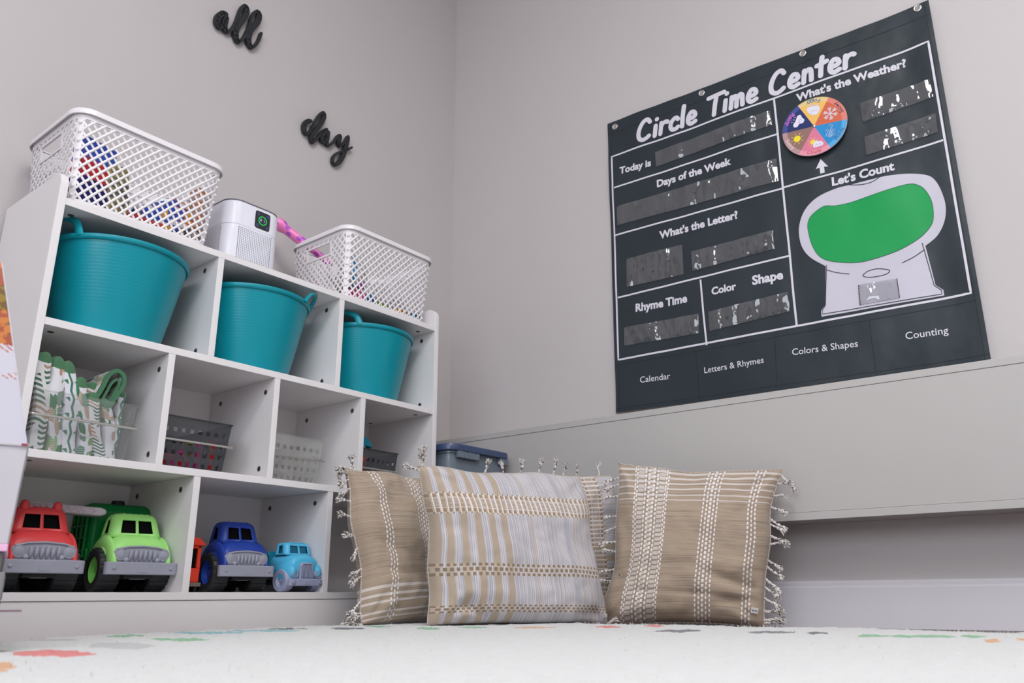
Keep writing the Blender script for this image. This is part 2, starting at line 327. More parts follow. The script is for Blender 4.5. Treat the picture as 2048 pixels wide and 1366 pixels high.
BD = {'outer': [(0.0069, 1.0112), (1.012, 1.013), (0.999, -0.0036), (-0.0086, 0.0033)], 'frame': [(0.0179, 0.88), (0.5707, 0.885), (0.9932, 0.8887), (0.9831, 0.1676), (0.5598, 0.1699), (0.0078, 0.1694)], 'line1': [(0.0215, 0.762), (0.5662, 0.7657)], 'line2': [(0.0151, 0.5914), (0.5655, 0.587)], 'line3': [(0.0157, 0.3745), (0.5606, 0.3778)], 'rc': [(0.2954, 0.3693), (0.2984, 0.1637)], 'right': [(0.5683, 0.589), (0.985, 0.5892)], 'tx': {'Today is': [(0.0438, 0.8069), (0.1585, 0.7988)], 'Days of the Week': [(0.1749, 0.7162), (0.4229, 0.7138)], "What's the Letter?": [(0.1723, 0.5357), (0.4267, 0.5337)], 'Rhyme Time': [(0.0758, 0.3142), (0.2491, 0.3084)], 'Color': [(0.3268, 0.3132), (0.4032, 0.3119)], 'Shape': [(0.4502, 0.3157), (0.5386, 0.3138)], 'Calendar': [(0.0778, 0.0846), (0.1765, 0.082)], 'Letters & Rhymes': [(0.2845, 0.0813), (0.4598, 0.0825)], 'Colors & Shapes': [(0.5394, 0.0898), (0.7094, 0.0828)], 'Counting': [(0.8234, 0.081), (0.9201, 0.0777)], "Let's Count": [(0.6997, 0.5525), (0.8615, 0.5466)], "What's the Weather?": [(0.6343, 0.8472), (0.9312, 0.8416)], 'title': [(0.1132, 0.9014), (0.8065, 0.8981)]}, 'arrow': [(0.6789, 0.6428), (0.6635, 0.619), (0.6969, 0.6117), (0.6805, 0.6), (0.6758, 0.616), (0.6834, 0.5996)], 'pockets': [[(0.1755, 0.8412), (0.5573, 0.8479), (0.5567, 0.8002), (0.1753, 0.7887)], [(0.0285, 0.6889), (0.558, 0.6867), (0.5571, 0.6135), (0.0264, 0.6228)], [(0.0523, 0.497), (0.2472, 0.495), (0.2455, 0.398), (0.0497, 0.4017)], [(0.2737, 0.4639), (0.5261, 0.4646), (0.5243, 0.4087), (0.2734, 0.4016)], [(0.0341, 0.2691), (0.282, 0.2629), (0.2794, 0.2028), (0.031, 0.2104)], [(0.3125, 0.262), (0.5479, 0.2709), (0.5483, 0.2139), (0.3111, 0.203)], [(0.801, 0.7762), (0.9798, 0.7758), (0.9818, 0.7212), (0.8008, 0.7175)], [(0.7989, 0.6703), (0.9795, 0.671), (0.9773, 0.6159), (0.7981, 0.6133)], [(0.7305, 0.2495), (0.8253, 0.2439), (0.8244, 0.1903), (0.7265, 0.1928)]], 'grom': [(0.0351, 0.9898), (0.3487, 0.9946), (0.6687, 0.9994), (0.9827, 1.0012)], 'machine': [(0.7446, 0.5408), (0.7057, 0.541), (0.6545, 0.5288), (0.6185, 0.5011), (0.5987, 0.4615), (0.5945, 0.4233), (0.6007, 0.3882), (0.6196, 0.3557), (0.6551, 0.3223), (0.6423, 0.2138), (0.6284, 0.1985), (0.6279, 0.1819), (0.9251, 0.176), (0.9252, 0.1905), (0.9098, 0.2073), (0.9024, 0.3155), (0.9329, 0.3351), (0.9544, 0.3672), (0.9638, 0.4079), (0.9592, 0.4559), (0.9473, 0.4913), (0.9283, 0.5092), (0.8908, 0.5249), (0.847, 0.534), (0.8152, 0.5373)], 'green': [(0.6709, 0.4977), (0.6996, 0.4907), (0.7381, 0.4884), (0.7952, 0.4916), (0.8822, 0.4954), (0.9114, 0.4833), (0.9274, 0.4581), (0.935, 0.4218), (0.9297, 0.3769), (0.9098, 0.3518), (0.8815, 0.334), (0.8356, 0.319), (0.7716, 0.3112), (0.7257, 0.3145), (0.6709, 0.3328), (0.6419, 0.3554), (0.6263, 0.3924), (0.6209, 0.4328), (0.6225, 0.4603), (0.6365, 0.4816)], 'ml': [[(0.6579, 0.3253), (0.6421, 0.2123), (0.6317, 0.1978), (0.632, 0.1883), (0.9204, 0.1809), (0.9208, 0.1915), (0.9069, 0.207), (0.8965, 0.3248)], [(0.6562, 0.3112), (0.681, 0.2971), (0.7127, 0.2856)], [(0.898, 0.3055), (0.8712, 0.2923), (0.843, 0.2837)], [(0.7447, 0.2736), (0.7586, 0.2817), (0.7815, 0.2827), (0.803, 0.2758), (0.8116, 0.2696), (0.8012, 0.2624), (0.7742, 0.2618), (0.7521, 0.2667), (0.7447, 0.2736)], [(0.7314, 0.2493), (0.7289, 0.1933)], [(0.8254, 0.2449), (0.8247, 0.1922)], [(0.7446, 0.5408), (0.7722, 0.532), (0.8002, 0.5295), (0.822, 0.5367)]], 'seams': [[(0.2628, 0.1524), (0.2626, 0.002)], [(0.4967, 0.1542), (0.4905, 0.02)], [(0.7448, 0.1509), (0.7424, 0.0036)]], 'wheelc': [(0.6761, 0.7439)], 'wheelrim': [(0.5855, 0.7531), (0.765, 0.7237), (0.6526, 0.6536), (0.7077, 0.8358), (0.6365, 0.8312), (0.7267, 0.8217), (0.7654, 0.7324), (0.7138, 0.6576), (0.624, 0.6688), (0.5858, 0.752)], 'wi': {'fog': [(0.6624, 0.8053), (0.6703, 0.8087), (0.6842, 0.8069), (0.6947, 0.8045), (0.6984, 0.7958), (0.6949, 0.7863), (0.6878, 0.7782), (0.675, 0.7813), (0.6652, 0.7915)], 'rain': [(0.6347, 0.7932), (0.6434, 0.7935), (0.647, 0.783), (0.6522, 0.7737), (0.6465, 0.765), (0.6372, 0.7658), (0.63, 0.7584), (0.6208, 0.761), (0.6201, 0.7695), (0.6257, 0.7765), (0.6307, 0.7856)], 'cl': [(0.667, 0.6786), (0.6693, 0.6919), (0.676, 0.6966), (0.6846, 0.6917), (0.6892, 0.6918), (0.695, 0.6827), (0.692, 0.6767), (0.6797, 0.6758)], 'eyes': [(0.6768, 0.7933), (0.6872, 0.7929), (0.6411, 0.7794), (0.6364, 0.7703), (0.6753, 0.6836), (0.6853, 0.6844)], 'drops': [(0.6249, 0.7915), (0.6288, 0.79), (0.621, 0.7847), (0.6248, 0.7832), (0.6163, 0.7782), (0.6206, 0.7763)], 'snow': [(0.724, 0.7669)], 'sun': [(0.6259, 0.721)], 'sun2': [(0.6674, 0.6953)], 'wind': [[(0.7039, 0.7006), (0.7088, 0.7095), (0.7124, 0.7143), (0.7107, 0.7197), (0.707, 0.7199), (0.7061, 0.7166)], [(0.7103, 0.6974), (0.7187, 0.7164), (0.7248, 0.7265), (0.7227, 0.7312), (0.719, 0.7319), (0.7178, 0.7283)], [(0.7131, 0.6955), (0.7236, 0.7137), (0.7275, 0.7152), (0.7293, 0.7116), (0.7271, 0.7083), (0.7242, 0.7091)], [(0.7167, 0.6939), (0.7232, 0.7038), (0.7261, 0.7034), (0.7276, 0.6994), (0.7252, 0.6964), (0.7221, 0.6975)]], 'foglines': [[(0.6632, 0.8151), (0.6835, 0.8144)], [(0.666, 0.8122), (0.6983, 0.8085)], [(0.6768, 0.8107), (0.6905, 0.8083)]]}, 'all': [(1.0565, 1.7168), (1.068, 1.7116), (1.0808, 1.6893), (1.0806, 1.6688), (1.0697, 1.6621), (1.0586, 1.6807), (1.054, 1.7068), (1.0572, 1.6769), (1.0488, 1.6625), (1.0345, 1.6753), (1.0224, 1.7087), (1.012, 1.7603), (1.0015, 1.7831), (0.9907, 1.7793), (0.9943, 1.7482), (1.0128, 1.7055), (1.0187, 1.676), (1.0117, 1.6549), (1.0025, 1.655), (0.9909, 1.6749), (0.9789, 1.7154), (0.9695, 1.7692), (0.9562, 1.7926), (0.9459, 1.7872), (0.95, 1.7579), (0.9702, 1.7138), (0.9739, 1.6784), (0.9635, 1.6613), (0.9525, 1.669), (0.9408, 1.6942), (0.9331, 1.7268)], 'day': [(0.7209, 1.5286), (0.7337, 1.522), (0.7437, 1.5026), (0.7406, 1.4804), (0.7273, 1.4799), (0.7159, 1.5023), (0.6982, 1.5476), (0.679, 1.581), (0.6687, 1.5776), (0.6785, 1.543), (0.7068, 1.49), (0.7127, 1.4656), (0.7042, 1.4602), (0.6898, 1.4816), (0.6733, 1.5139), (0.6552, 1.5303), (0.6699, 1.5059), (0.6708, 1.4837), (0.6571, 1.4855), (0.6464, 1.5249), (0.6516, 1.4858), (0.6399, 1.4802), (0.622, 1.5026), (0.607, 1.5306), (0.597, 1.5346), (0.6009, 1.5104), (0.5933, 1.5017), (0.5774, 1.5218), (0.5629, 1.5488), (0.5693, 1.5082), (0.5816, 1.4629), (0.6019, 1.4291), (0.6187, 1.4262), (0.6202, 1.4449), (0.6023, 1.4703), (0.5722, 1.4919), (0.5446, 1.5175)]}
RP=[['red',-0.125,-0.572,0.027,-0.041,0.023,0.054],['orange',-0.226,-0.703,0.006,-0.009,0.022,0.059],['grey',0.0,-0.478,0.023,-0.035,0.032,0.063],['green',0.145,-0.204,0.016,-0.026,0.027,0.054],['green',0.13,-0.402,0.022,-0.035,0.036,0.063],['grey',0.013,-0.23,0.024,-0.038,0.02,0.048],['teal',0.283,-0.219,0.033,-0.054,0.047,0.076],['teal',0.382,-0.243,0.034,-0.057,0.061,0.088],['navy',0.472,-0.193,0.02,-0.033,0.032,0.043],['navy',0.552,-0.281,0.014,-0.024,0.086,0.102],['green',0.649,-0.264,0.011,-0.02,0.049,0.054],['green',0.626,-0.431,0.011,-0.018,0.045,0.044],['green',0.717,-0.464,0.015,-0.026,0.1,0.088],['orange',0.768,-0.578,0.018,-0.032,0.071,0.054],['red',0.873,-0.683,0.011,-0.019,0.044,0.028],['red',0.951,-0.739,0.009,-0.015,0.083,0.047],['dark',0.785,-0.879,0.02,-0.033,0.046,0.024],['dark',0.812,-1.039,0.019,-0.031,0.044,0.018],['navy',0.805,-1.116,0.008,-0.013,0.085,0.029],['green',0.767,-1.211,0.013,-0.021,0.062,0.017],['green',0.751,-1.256,0.009,-0.015,0.037,0.009],['green',0.784,-1.281,0.018,-0.029,0.053,0.012],['green',0.826,-1.334,0.008,-0.014,0.047,0.008],['orange',0.724,-1.375,0.007,-0.011,0.04,0.006],['orange',0.778,-1.401,0.005,-0.008,0.035,0.005]]
EXPO=-0.03
# ------------------------------------------------------------------ teal tubs
m_teal=mat('teal_rubber',lambda g:g.mix(g.noise(g.xyz(*g.obj()),8.,2.),lin((0,146,161)),lin((0,138,154))),rough=.34,spec=.4,sss=.0,coat=.08,bump=lambda g:(lambda x,y,z:g.m('MULTIPLY_ADD',(z*900.).sin(),(z>.06)*.18,g.noise(g.xyz(x,y,z),30.,2.)))(*g.obj()),bs=.10,bd=.002)
def tub(cx,cy,label,hang):
    t=empty('rubber_tub',(cx,cy,Z2+T),label,'bucket',group='teal tubs in the top cubbies')
    H=.1965; R=.149; rb=.103
    prof=[(.0001,.003),(rb-.006,.003),(rb-.001,.0),(rb+.0015,.004)]
    n=26
    for i in range(1,n):
        h=i/n*H; r=rb+(R-.004-rb)*(h/H)**.92
        prof.append((r,h))
    prof+= [(R-.004,H-.011),(R-.001,H-.009),(R,H-.004),(R-.0005,H),(R-.004,H+.0015),(R-.008,H-.001)]
    prof+= [(R-.009-(R-rb)*k/6,H-.01-(H-.02)*k/6) for k in range(7)]+[(.0001,.008)]
    MB().lathe(prof,96).build('tub_body',m_teal,t,ang=50)
    for a in hang:
        # flexible loop handle growing out of the rim, leaning inward or outward
        ca,sa=math.cos(a[0]),math.sin(a[0]); tx,ty=-sa,ca; pts=[]
        for k in range(13):
            f=-1+2*k/12; u=.058*f; h=a[2]*math.sqrt(max(0,1-f*f))**.85
            r=R-.004+a[1]*(h/.04)-(.058*f)**2/(2*R)
            pts.append((ca*r+tx*u,sa*r+ty*u,H-.006+h))
        MB().tube(cr(pts,4),[.0095-.004*math.sin(PI*k/48) for k in range(49)],10,flat=(.55,1)).build('handle',m_teal,t)
    return t
tub(.1798,.112,'large teal rubber tub in the left top cubby under the bigger white basket',[(-2.93,-.002,.046),(.6,-.015,.02)])
tub(.5224,.1225,'teal rubber tub in the middle top cubby with its loop handle out to the right',[(-.66,.016,.036),(2.44,-.012,.024)])
tub(.8973,.1297,'teal rubber tub in the right top cubby under the smaller toy basket',[(-2.72,.000,.036),(.65,-.012,.02)])
# ------------------------------------------------------------------ white lattice baskets
m_bask=mat('white_plastic_lattice',(232,229,232),rough=.3,spec=.5,sss=.0)
def loopfun(hx,hy,r):
    # perimeter parametrised 0..1, starting middle of the back side; returns x,y,nx,ny
    segs=[]; sx,sy=2*(hx-r),2*(hy-r); q=PI*r/2; P=2*sx+2*sy+4*q
    def f(t):
        d=(t%1)*P
        parts=[('l',(hx-r,hy),(-1,0),sx,(0,1)),('a',(-hx+r,hy-r),PI/2,q,0),('l',(-hx,hy-r),(0,-1),sy,(-1,0)),('a',(-hx+r,-hy+r),PI,q,0),('l',(-hx+r,-hy),(1,0),sx,(0,-1)),('a',(hx-r,-hy+r),1.5*PI,q,0),('l',(hx,-hy+r),(0,1),sy,(1,0)),('a',(hx-r,hy-r),0,q,0)]
        for k,a,b,L,nn in parts:
            if d<=L+1e-12:
                if k=='l': return (a[0]+b[0]*d,a[1]+b[1]*d,nn[0],nn[1])
                an=b+d/r; return (a[0]+r*math.cos(an),a[1]+r*math.sin(an),math.cos(an),math.sin(an))
            d-=L
        return (hx-r,hy,0,1)
    return f
def basket(name,x0,x1,y0,y1,zb,H,label,N=54):
    cx,cy=(x0+x1)/2,(y0+y1)/2; hx,hy=(x1-x0)/2,(y1-y0)/2
    t=empty(name,(cx,cy,zb),label,'basket',group='white lattice baskets on top of the cubby shelf')
    def surf(tt,h):
        k=h/H; f=loopfun(hx-.008-.017*(1-k),hy-.008-.017*(1-k),.03-.006*(1-k)); return f(tt),h
    hz0,hz1=H*.69,H*.85; hw=.050
    def inhandle(x,y,h,nx): return abs(nx)>.8 and abs(y)<hw and hz0<h<hz1
    mb=MB(); h0,h1=.012,H-.012; span=(h1-h0)*1.0
    per=2*(2*hx+2*hy)-.1; dt=span*.98/(per)          # how far a strand winds
    for sgn in (1,-1):
        for i in range(N):
            K=22; run=[]
            for k in range(K+1):
                tt=i/N+sgn*dt*k/K*1.0; h=h0+span*k/K
                (x,y,nx,ny),_=surf(tt,h)
                if inhandle(x,y,h,nx):
                    if len(run)>1: ribbon(mb,run,sgn)
                    run=[]
                else: run.append((Vector((x,y,h)),Vector((nx,ny,.0))))
            if len(run)>1: ribbon(mb,run,sgn)
    mb.build('lattice_wall',m_bask,t,ang=60,merge=False,recalc=False)
    # solid bands: foot, under the rim, corner stiffeners, handle frames
    mb=MB()
    def band(ha,hb,th=.0014):
        K=96; lo=[]
        for h,o in ((ha,-th),(hb,-th),(hb,th),(ha,th)):
            lo.append([Vector((x+nx*o,y+ny*o,h)) for (x,y,nx,ny) in [surf(j/K,h)[0] for j in range(K)]])
        mb.loft([*lo,lo[0]],cap=False)
    band(.0,.014); band(H-.02,H)
    fl=[(surf(j/96,0)[0][0],surf(j/96,0)[0][1],.0015) for j in range(96)]; mb.add(fl,[tuple(range(96))])
    for sx in (-1,1):
        k=(hz0+hz1)/2/H; xx=sx*(hx-.008-.017*(1-k))
        def xw(h): return sx*(hx-.008-.017*(1-h/H))
        for (ya,yb,za,zb_) in ((-hw-.004,-hw+.001,hz0-.004,hz1+.004),(hw-.001,hw+.004,hz0-.004,hz1+.004),(-hw,hw,hz0-.004,hz0+.001),(-hw,hw,hz1-.001,hz1+.004)):
            v=[(xw(z)+o,y,z) for o in (-.002,.002) for y in (ya,yb) for z in (za,zb_)]
            mb.add(v,[(0,1,3,2),(4,6,7,5),(0,4,5,1),(2,3,7,6),(0,2,6,4),(1,5,7,3)])
    # solid corners with small round studs
    for tc in [j/96 for j in range(96)]:
        pass
    fm=loopfun(hx-.016,hy-.016,.03); ks=[k/240 for k in range(240)]
    cs=[]
    for q in range(4):
        sxq,syq=((-1,1),(-1,-1),(1,-1),(1,1))[q]; best=max(ks,key=lambda k:fm(k)[2]*sxq+fm(k)[3]*syq); cs.append(best)
    for tc in cs:
        lo=[]
        for j in range(13):
            h=.006+(H-.012)*j/12; row=[]
            for o_ in (-.0009,.0009):
                for dd in ((-1,-.5,0,.5,1) if o_<0 else (1,.5,0,-.5,-1)):
                    (x,y,nx,ny),_=surf(tc+dd*.0062,h); row.append(Vector((x+nx*o_,y+ny*o_,h)))
            lo.append(row)
        mb.loft(lo)
        for j in range(9):
            h=.022+(H-.05)*j/8; (x,y,nx,ny),_=surf(tc,h); mb.sphere((x+nx*.0008,y+ny*.0008,h),(.0042,.0042,.0042),8,6)
    mb.build('band',m_bask,t,ang=40,merge=False)
    # rolled rim
    mb=MB(); prof=[(-.0105,-.010),(-.0085,-.0105),(-.0075,-.002),(-.004,.0008),(.001,.0),(.001,.003),(-.003,.0045),(-.0085,.003),(-.0108,-.001)]
    lo=[]
    for o,z in prof:
        lo.append([Vector((x-nx*o*1.0+nx*0,y-ny*o,H+z)) for (x,y,nx,ny) in [loopfun(hx-.0105,hy-.0105,.03)(j/120) for j in range(120)]])
    mb.loft([*lo,lo[0]],cap=False); mb.build('rim',m_bask,t,ang=50)
    return t
def ribbon(mb,run,sgn,w=.00265,th=.0009):
    lo=[]
    for i,(p,n) in enumerate(run):
        d=(run[min(i+1,len(run)-1)][0]-run[max(i-1,0)][0]).normalized(); b=d.cross(n).normalized()
        o=n*(.0007*sgn); lo.append([p+o+b*w*a+n*th*c for a,c in ((-1,-.3),(-.55,1),(.55,1),(1,-.3),(.55,-1),(-.55,-1))])
    mb.loft(lo,cap=True)
ZTOP=Z3+T
basket('lattice_basket',.004,.357,-.004,.262,ZTOP,.208,'white lattice basket on the left end of the shelf top, holding snack packs')
basket('lattice_basket',.7195,1.0665,.0,.266,ZTOP,.208,'white lattice basket on the right end of the shelf top, holding toys')
# ------------------------------------------------------------------ packs in the left basket
def boxm(name,c,s,m,label,cat,rot=(0,0,0),bev=.002,group=None):
    mb=MB(); mb.box((-s[0]/2,-s[1]/2,0),(s[0]/2,s[1]/2,s[2])); o=mb.build(name,m,smooth=False,bevel=bev,loc=c,rot=rot); return tag(o,label,cat,group)
def packmat(name,f,rough=.35): return mat(name,f,rough=rough,spec=.5)
m_tall=packmat('tall_pack_print',lambda g:(lambda x,y,z:g.mix((z<.075).mn(z*0.+1.)*1.,g.mix(z>.118,lin((222,52,58)),lin((62,94,206))),g.mix(x>.0,lin((44,46,130)),lin((40,38,110)))))(*g.obj()))
m_olive=packmat('olive_pattern_print',lambda g:g.mix((g.vor(g.xyz(*g.obj()),150.)[0]<.35),g.mix(g.vor(g.xyz(*g.obj()),90.)[1]>.55,lin((150,140,96)),lin((88,92,98))),lin((196,186,120))))
m_olive2=packmat('striped_teal_print',lambda g:g.mix(g.noise(g.xyz(*g.obj()),70.,3.)>.52,lin((78,120,128)),lin((150,136,100))))
m_paper=mat('white_paper',(232,231,236),rough=.6,bump=lambda g:g.noise(g.xyz(*g.obj()),30.,3.),bs=.6,bd=.004)
def bluep(g):
    x,y,z=g.obj(); s=((x*1.+z*1.4)*38.).fr(); n=g.vor(g.xyz(x,y,z),62.); 
    a=g.mix(n[1]>.62,lin((52,88,196)),g.mix(n[2]>.5,lin((240,236,240)),lin((236,170,70))))
    return g.mix((s<.16)*(x>.02),a,lin((222,98,56)))
m_blue=packmat('blue_print',bluep); 
m_stripe=packmat('brown_stripe_print',lambda g:(lambda x,y,z:g.mix(((x*.6+z)*70.).fr()<.45,lin((188,180,178)),g.mix(z>.05,lin((120,66,48)),lin((212,118,40)))))(*g.obj()))
m_redp=packmat('red_print',(214,66,74)); m_multi=packmat('candy_print',lambda g:(lambda v:g.mix(v[1]>.66,g.mix(v[1]>.33,lin((232,176,44)),lin((222,84,50))),g.mix(v[2]>.5,lin((46,122,76)),lin((70,94,190)))))(g.vor(g.xyz(*g.obj()),48.)))
gpk='snack and toy packs inside the left lattice basket'
boxm('tall_pack',(.080,.066,ZTOP+.004),(.072,.045,.165),m_tall,'tall red pack with blue top at the near corner inside the left basket','package',(0,0,.25),group=gpk)
boxm('pattern_pack',(.140,.072,ZTOP+.004),(.050,.045,.135),m_olive,'olive patterned pouch right beside the tall red and blue pack in the left basket','package',(0,-.12,.1),.006,group=gpk)
boxm('pattern_pack',(.150,.135,ZTOP+.004),(.05,.06,.10),m_olive2,'low teal and tan patterned pack behind the olive pouch in the left basket','package',(0,.1,.3),.006,group=gpk)
boxm('small_red_pack',(.178,.062,ZTOP+.004),(.045,.04,.035),m_redp,'small flat red pack low in the left basket, beside the paper bag','package',(0,0,.2),.004,group=gpk)
mb=MB(); 
for i in range(3):
    pts=[(math.cos(a)*(.03+.004*math.sin(3*a+i)),math.sin(a)*(.022+.003*math.cos(4*a)),0) for a in [2*PI*k/20 for k in range(20)]]
    if i==0: lps=[]
lps=[[Vector((math.cos(a)*(.035-.012*h)*(1+.12*noise.noise(Vector((math.cos(a)*2,math.sin(a)*2,h*3)))),math.sin(a)*(.025-.016*h)*(1+.15*noise.noise(Vector((math.cos(a)*3,h*4,math.sin(a)*2)))),h*.075+.004*noise.noise(Vector((a,h,3))))) for a in [2*PI*k/24 for k in range(24)]] for h in [j/8 for j in range(9)]]
o=MB().loft(lps).build('paper_bag',m_paper,loc=(.215,.085,ZTOP+.003),ang=30); tag(o,'crumpled white paper bag lying low in the middle of the left basket','bag')
boxm('candy_pack',(.236,.062,ZTOP+.004),(.05,.036,.035),m_multi,'small multicoloured yellow and green pack beside the paper bag in the left basket','package',(0,0,-.1),.004,group=gpk)
boxm('blue_pack',(.268,.072,ZTOP+.030),(.120,.045,.075),m_blue,'blue printed pack leaning at the right end inside the left basket','package',(0,-.55,0),.006,group=gpk)
boxm('striped_pack',(.3155,.062,ZTOP+.004),(.020,.04,.155),m_stripe,'brown and grey striped pack at the far right corner of the left basket','package',(0,0.02,0),.003,group=gpk)
# ------------------------------------------------------------------ right basket toys
m_pink=mat('pink_plastic',lambda g:g.mix(g.vor(g.xyz(*g.obj()),55.)[0]<.36,lin((244,132,196)),lin((176,84,196))),rough=.3)
mb=MB(); mb.tube(cr([(0,0,0),(.0,0,.06),(0,0,.11),(0,0,.17),(0,0,.185)],5),[.012]*5+[.0135]*5+[.019]*5+[.025]*5+[.020],16,flat=(1,.7))
o=mb.build('spotted_stick',m_pink,loc=(.735,.135,ZTOP+.075)); 
_d=(Vector((.672,.259,1.108))-Vector((.828,.142,.968))); o.location=(.828,.142,.968); o.rotation_euler=_d.to_track_quat('Z','Y').to_euler(); o.scale=(1,1,_d.length/.185); tag(o,'pink toy stick with purple spots poking out of the right basket toward the air purifier','toy')
m_clearw=mat('pearly_plastic',lambda g:g.mix(g.vor(g.xyz(*g.obj()),45.)[0]<.25,lin((226,222,222)),lin((200,190,176))),rough=.18,coat=.6)
m_cyan=mat('cyan_plastic',(20,150,200),rough=.2,coat=.5)
t=empty('rattle_ball',(.79,.075,ZTOP+.095),'round white rattle ball with a shiny blue ring, inside the right lattice basket','toy')
MB().sphere((0,0,0),.055,28,18).build('ball',m_clearw,t)
MB().lathe([(.0565+.0035*math.cos(a),.0045*math.sin(a)) for a in [2*PI*k/10 for k in range(11)]],40,axis='x').build('ring',m_cyan,t,rot=(0,0,-.35))
def toyblock(c,s,col,label,shape='box',rot=(0,0,0)):
    m=mat('toy_'+label.split()[0],col,rough=.28)
    mb=MB()
    if shape=='box': mb.box((-s,-s*.8,-s*.8),(s,s*.8,s*.8))
    elif shape=='ball': mb.sphere((0,0,0),s,18,12)
    elif shape=='ring': mb.lathe([(s*.75+s*.28*math.cos(a),s*.28*math.sin(a)) for a in [2*PI*k/10 for k in range(11)]],26)
    o=mb.build('toy_'+{'box':'block','ball':'ball','ring':'ring'}[shape],m,bevel=.004 if shape=='box' else 0,loc=(c[0],c[1],ZTOP+c[2]),rot=rot); tag(o,label,'toy','small toys on the floor of the right basket')
toyblock((.775,.045,.020),.019,(214,62,120),'crimson toy block low behind the near corner of the right basket',rot=(0,0,.3))
toyblock((.812,.05,.030),.018,(240,110,170),'pink toy block beside the crimson one in the right basket',rot=(.2,.2,.1))
toyblock((.806,.036,.058),.012,(168,60,180),'purple toy ball resting on the pink block in the right basket','ball')
toyblock((.846,.045,.030),.017,(0,112,176),'blue toy ball beside the pink block in the right basket','ball')
toyblock((.872,.045,.018),.015,(130,170,30),'lime green toy block in the middle of the right basket',rot=(0,0,.5))
toyblock((.905,.050,.020),.017,(116,160,24),'moss green toy ball right of the lime block in the right basket','ball')
toyblock((.935,.042,.015),.012,(226,206,30),'bright yellow toy ball in the right basket','ball')
toyblock((.962,.045,.019),.016,(222,158,60),'orange toy block right of the yellow ball in the right basket',rot=(0,.2,.2))
toyblock((.992,.045,.022),.015,(196,150,30),'mustard toy ring near the right end of the right basket','ring',(1.2,0,.3))
toyblock((1.022,.046,.022),.017,(0,120,170),'deep cyan toy block at the right end of the right basket',rot=(.3,0,.2))
toyblock((.767,.115,.020),.016,(116,196,60),'bright green toy ball at the left side of the right basket','ball')
m_crink=mat('crinkled_clear_bag',(226,224,230),rough=.2,coat=.5,bump=lambda g:g.vor(g.xyz(*g.obj()),40.)[0],bs=.8,bd=.006)
lps=[[Vector((math.cos(a)*.085*math.sin(PI*(.12+.8*h))*(1+.2*noise.noise(Vector((math.cos(a)*3,math.sin(a)*3,h*5)))),math.sin(a)*.05*math.sin(PI*(.12+.8*h))*(1+.25*noise.noise(Vector((a*1.0 if a<PI else (2*PI-a),h*5,1.7)))),h*.10)) for a in [2*PI*k/40 for k in range(40)]] for h in [j/16 for j in range(17)]]
o=MB().loft(lps).build('plastic_bag',m_crink,loc=(.955,.12,ZTOP+.03),ang=20); tag(o,'crinkled translucent white bag filling the right half of the right basket','bag')
# ------------------------------------------------------------------ air purifier
m_pur=mat('white_gloss_plastic',(232,232,242),rough=.28,spec=.5,coat=.2)
m_hole=mat('purifier_hole',(30,60,70),rough=.6); m_lid=mat('grey_lid',(110,112,120),rough=.3)
t=empty('air_purifier',(.478,.135,ZTOP),'white rounded air purifier with a small black display between the two lattice baskets','air purifier')
HP=.178; hp=.077
def rl(h,z,r=.036,dx=0): return [Vector((x,y,z)) for x,y in rrect(h,h,min(r,h-.001),8)]
MB().loft([rl(hp-.004,.0),rl(hp-.001,.003),rl(hp,.008),rl(hp,HP*.63),rl(hp-.0012,HP*.635),rl(hp-.0012,HP*.64),rl(hp,HP*.645),rl(hp,HP-.004),rl(hp-.002,HP-.001)],cap=True).build('body',m_pur,t,ang=25)
MB().loft([rl(hp-.003,HP-.001),rl(hp-.001,HP),rl(hp-.001,HP+.002),rl(hp-.005,HP+.005)]).build('lid',m_lid,t,ang=40)
mb=MB()
for face in (0,1):
    for i in range(19):
        for j in range(24):
            u=-.046+.092*i/18; z=.006+.0044*j
            if face==0: mb.lathe([(.0001,-hp-.0003),(.00105,-hp-.0003),(.00105,-hp+.001)],8,c=(u,0,z),axis='y')
            else: mb.lathe([(.0001,-hp-.0003),(.00095,-hp-.0003),(.00095,-hp+.001)],8,c=(0,u,z),axis='x')
for i,f in enumerate(mb.f): pass
o=mb.build('air_holes',m_hole,t,smooth=False,merge=False,recalc=False); tag(o,'rows of small round air holes',kind='stuff')
m_scr=mat('display_black',(18,26,30),rough=.15,coat=.5); m_grn=mat('display_green',(0,200,90),rough=.4,emit=(0,220,90),es=.9); m_dig=mat('display_digit',(200,210,255),rough=.4,emit=(190,200,255),es=1.1); m_btn=mat('display_button',(70,86,130),rough=.4,emit=(60,80,150),es=.25)
def P2(x,z): return (x,-hp-.0008,z)
px,pz=.017,HP*.815
mb=MB(); mb.prism([(px+x,pz+z) for x,z in rrect(.0215,.0235,.006,6)],lambda x,z:(x,-hp-.0006,z),lambda x,z:(x,-hp+.002,z)); scr=mb.build('display',m_scr,t,smooth=False)
def ringm(cx,cz,r0,r1,y,n=30):
    mb=MB(); vs=[(cx+r*math.cos(2*PI*k/n),y,cz+r*math.sin(2*PI*k/n)) for r in (r0,r1) for k in range(n)]
    mb.add(vs,[(k,(k+1)%n,n+(k+1)%n,n+k) for k in range(n)]); return mb
ringm(px,pz,.0102,.0118,-hp-.0009).build('ring_light',m_grn,scr,smooth=False)
for dx,dz in ((-.0135,.0155),(.0145,.0155),(-.0135,-.0155),(.0145,-.0155)):
    mb=ringm(px+dx,pz+dz,.0033,.0042,-hp-.0009,20); mb.v+= []; m2=ringm(px+dx,pz+dz,.0002,.0016,-hp-.0009,12); mb.add(m2.v,m2.f); mb.build('button',m_btn,scr,smooth=False)
mb=MB()
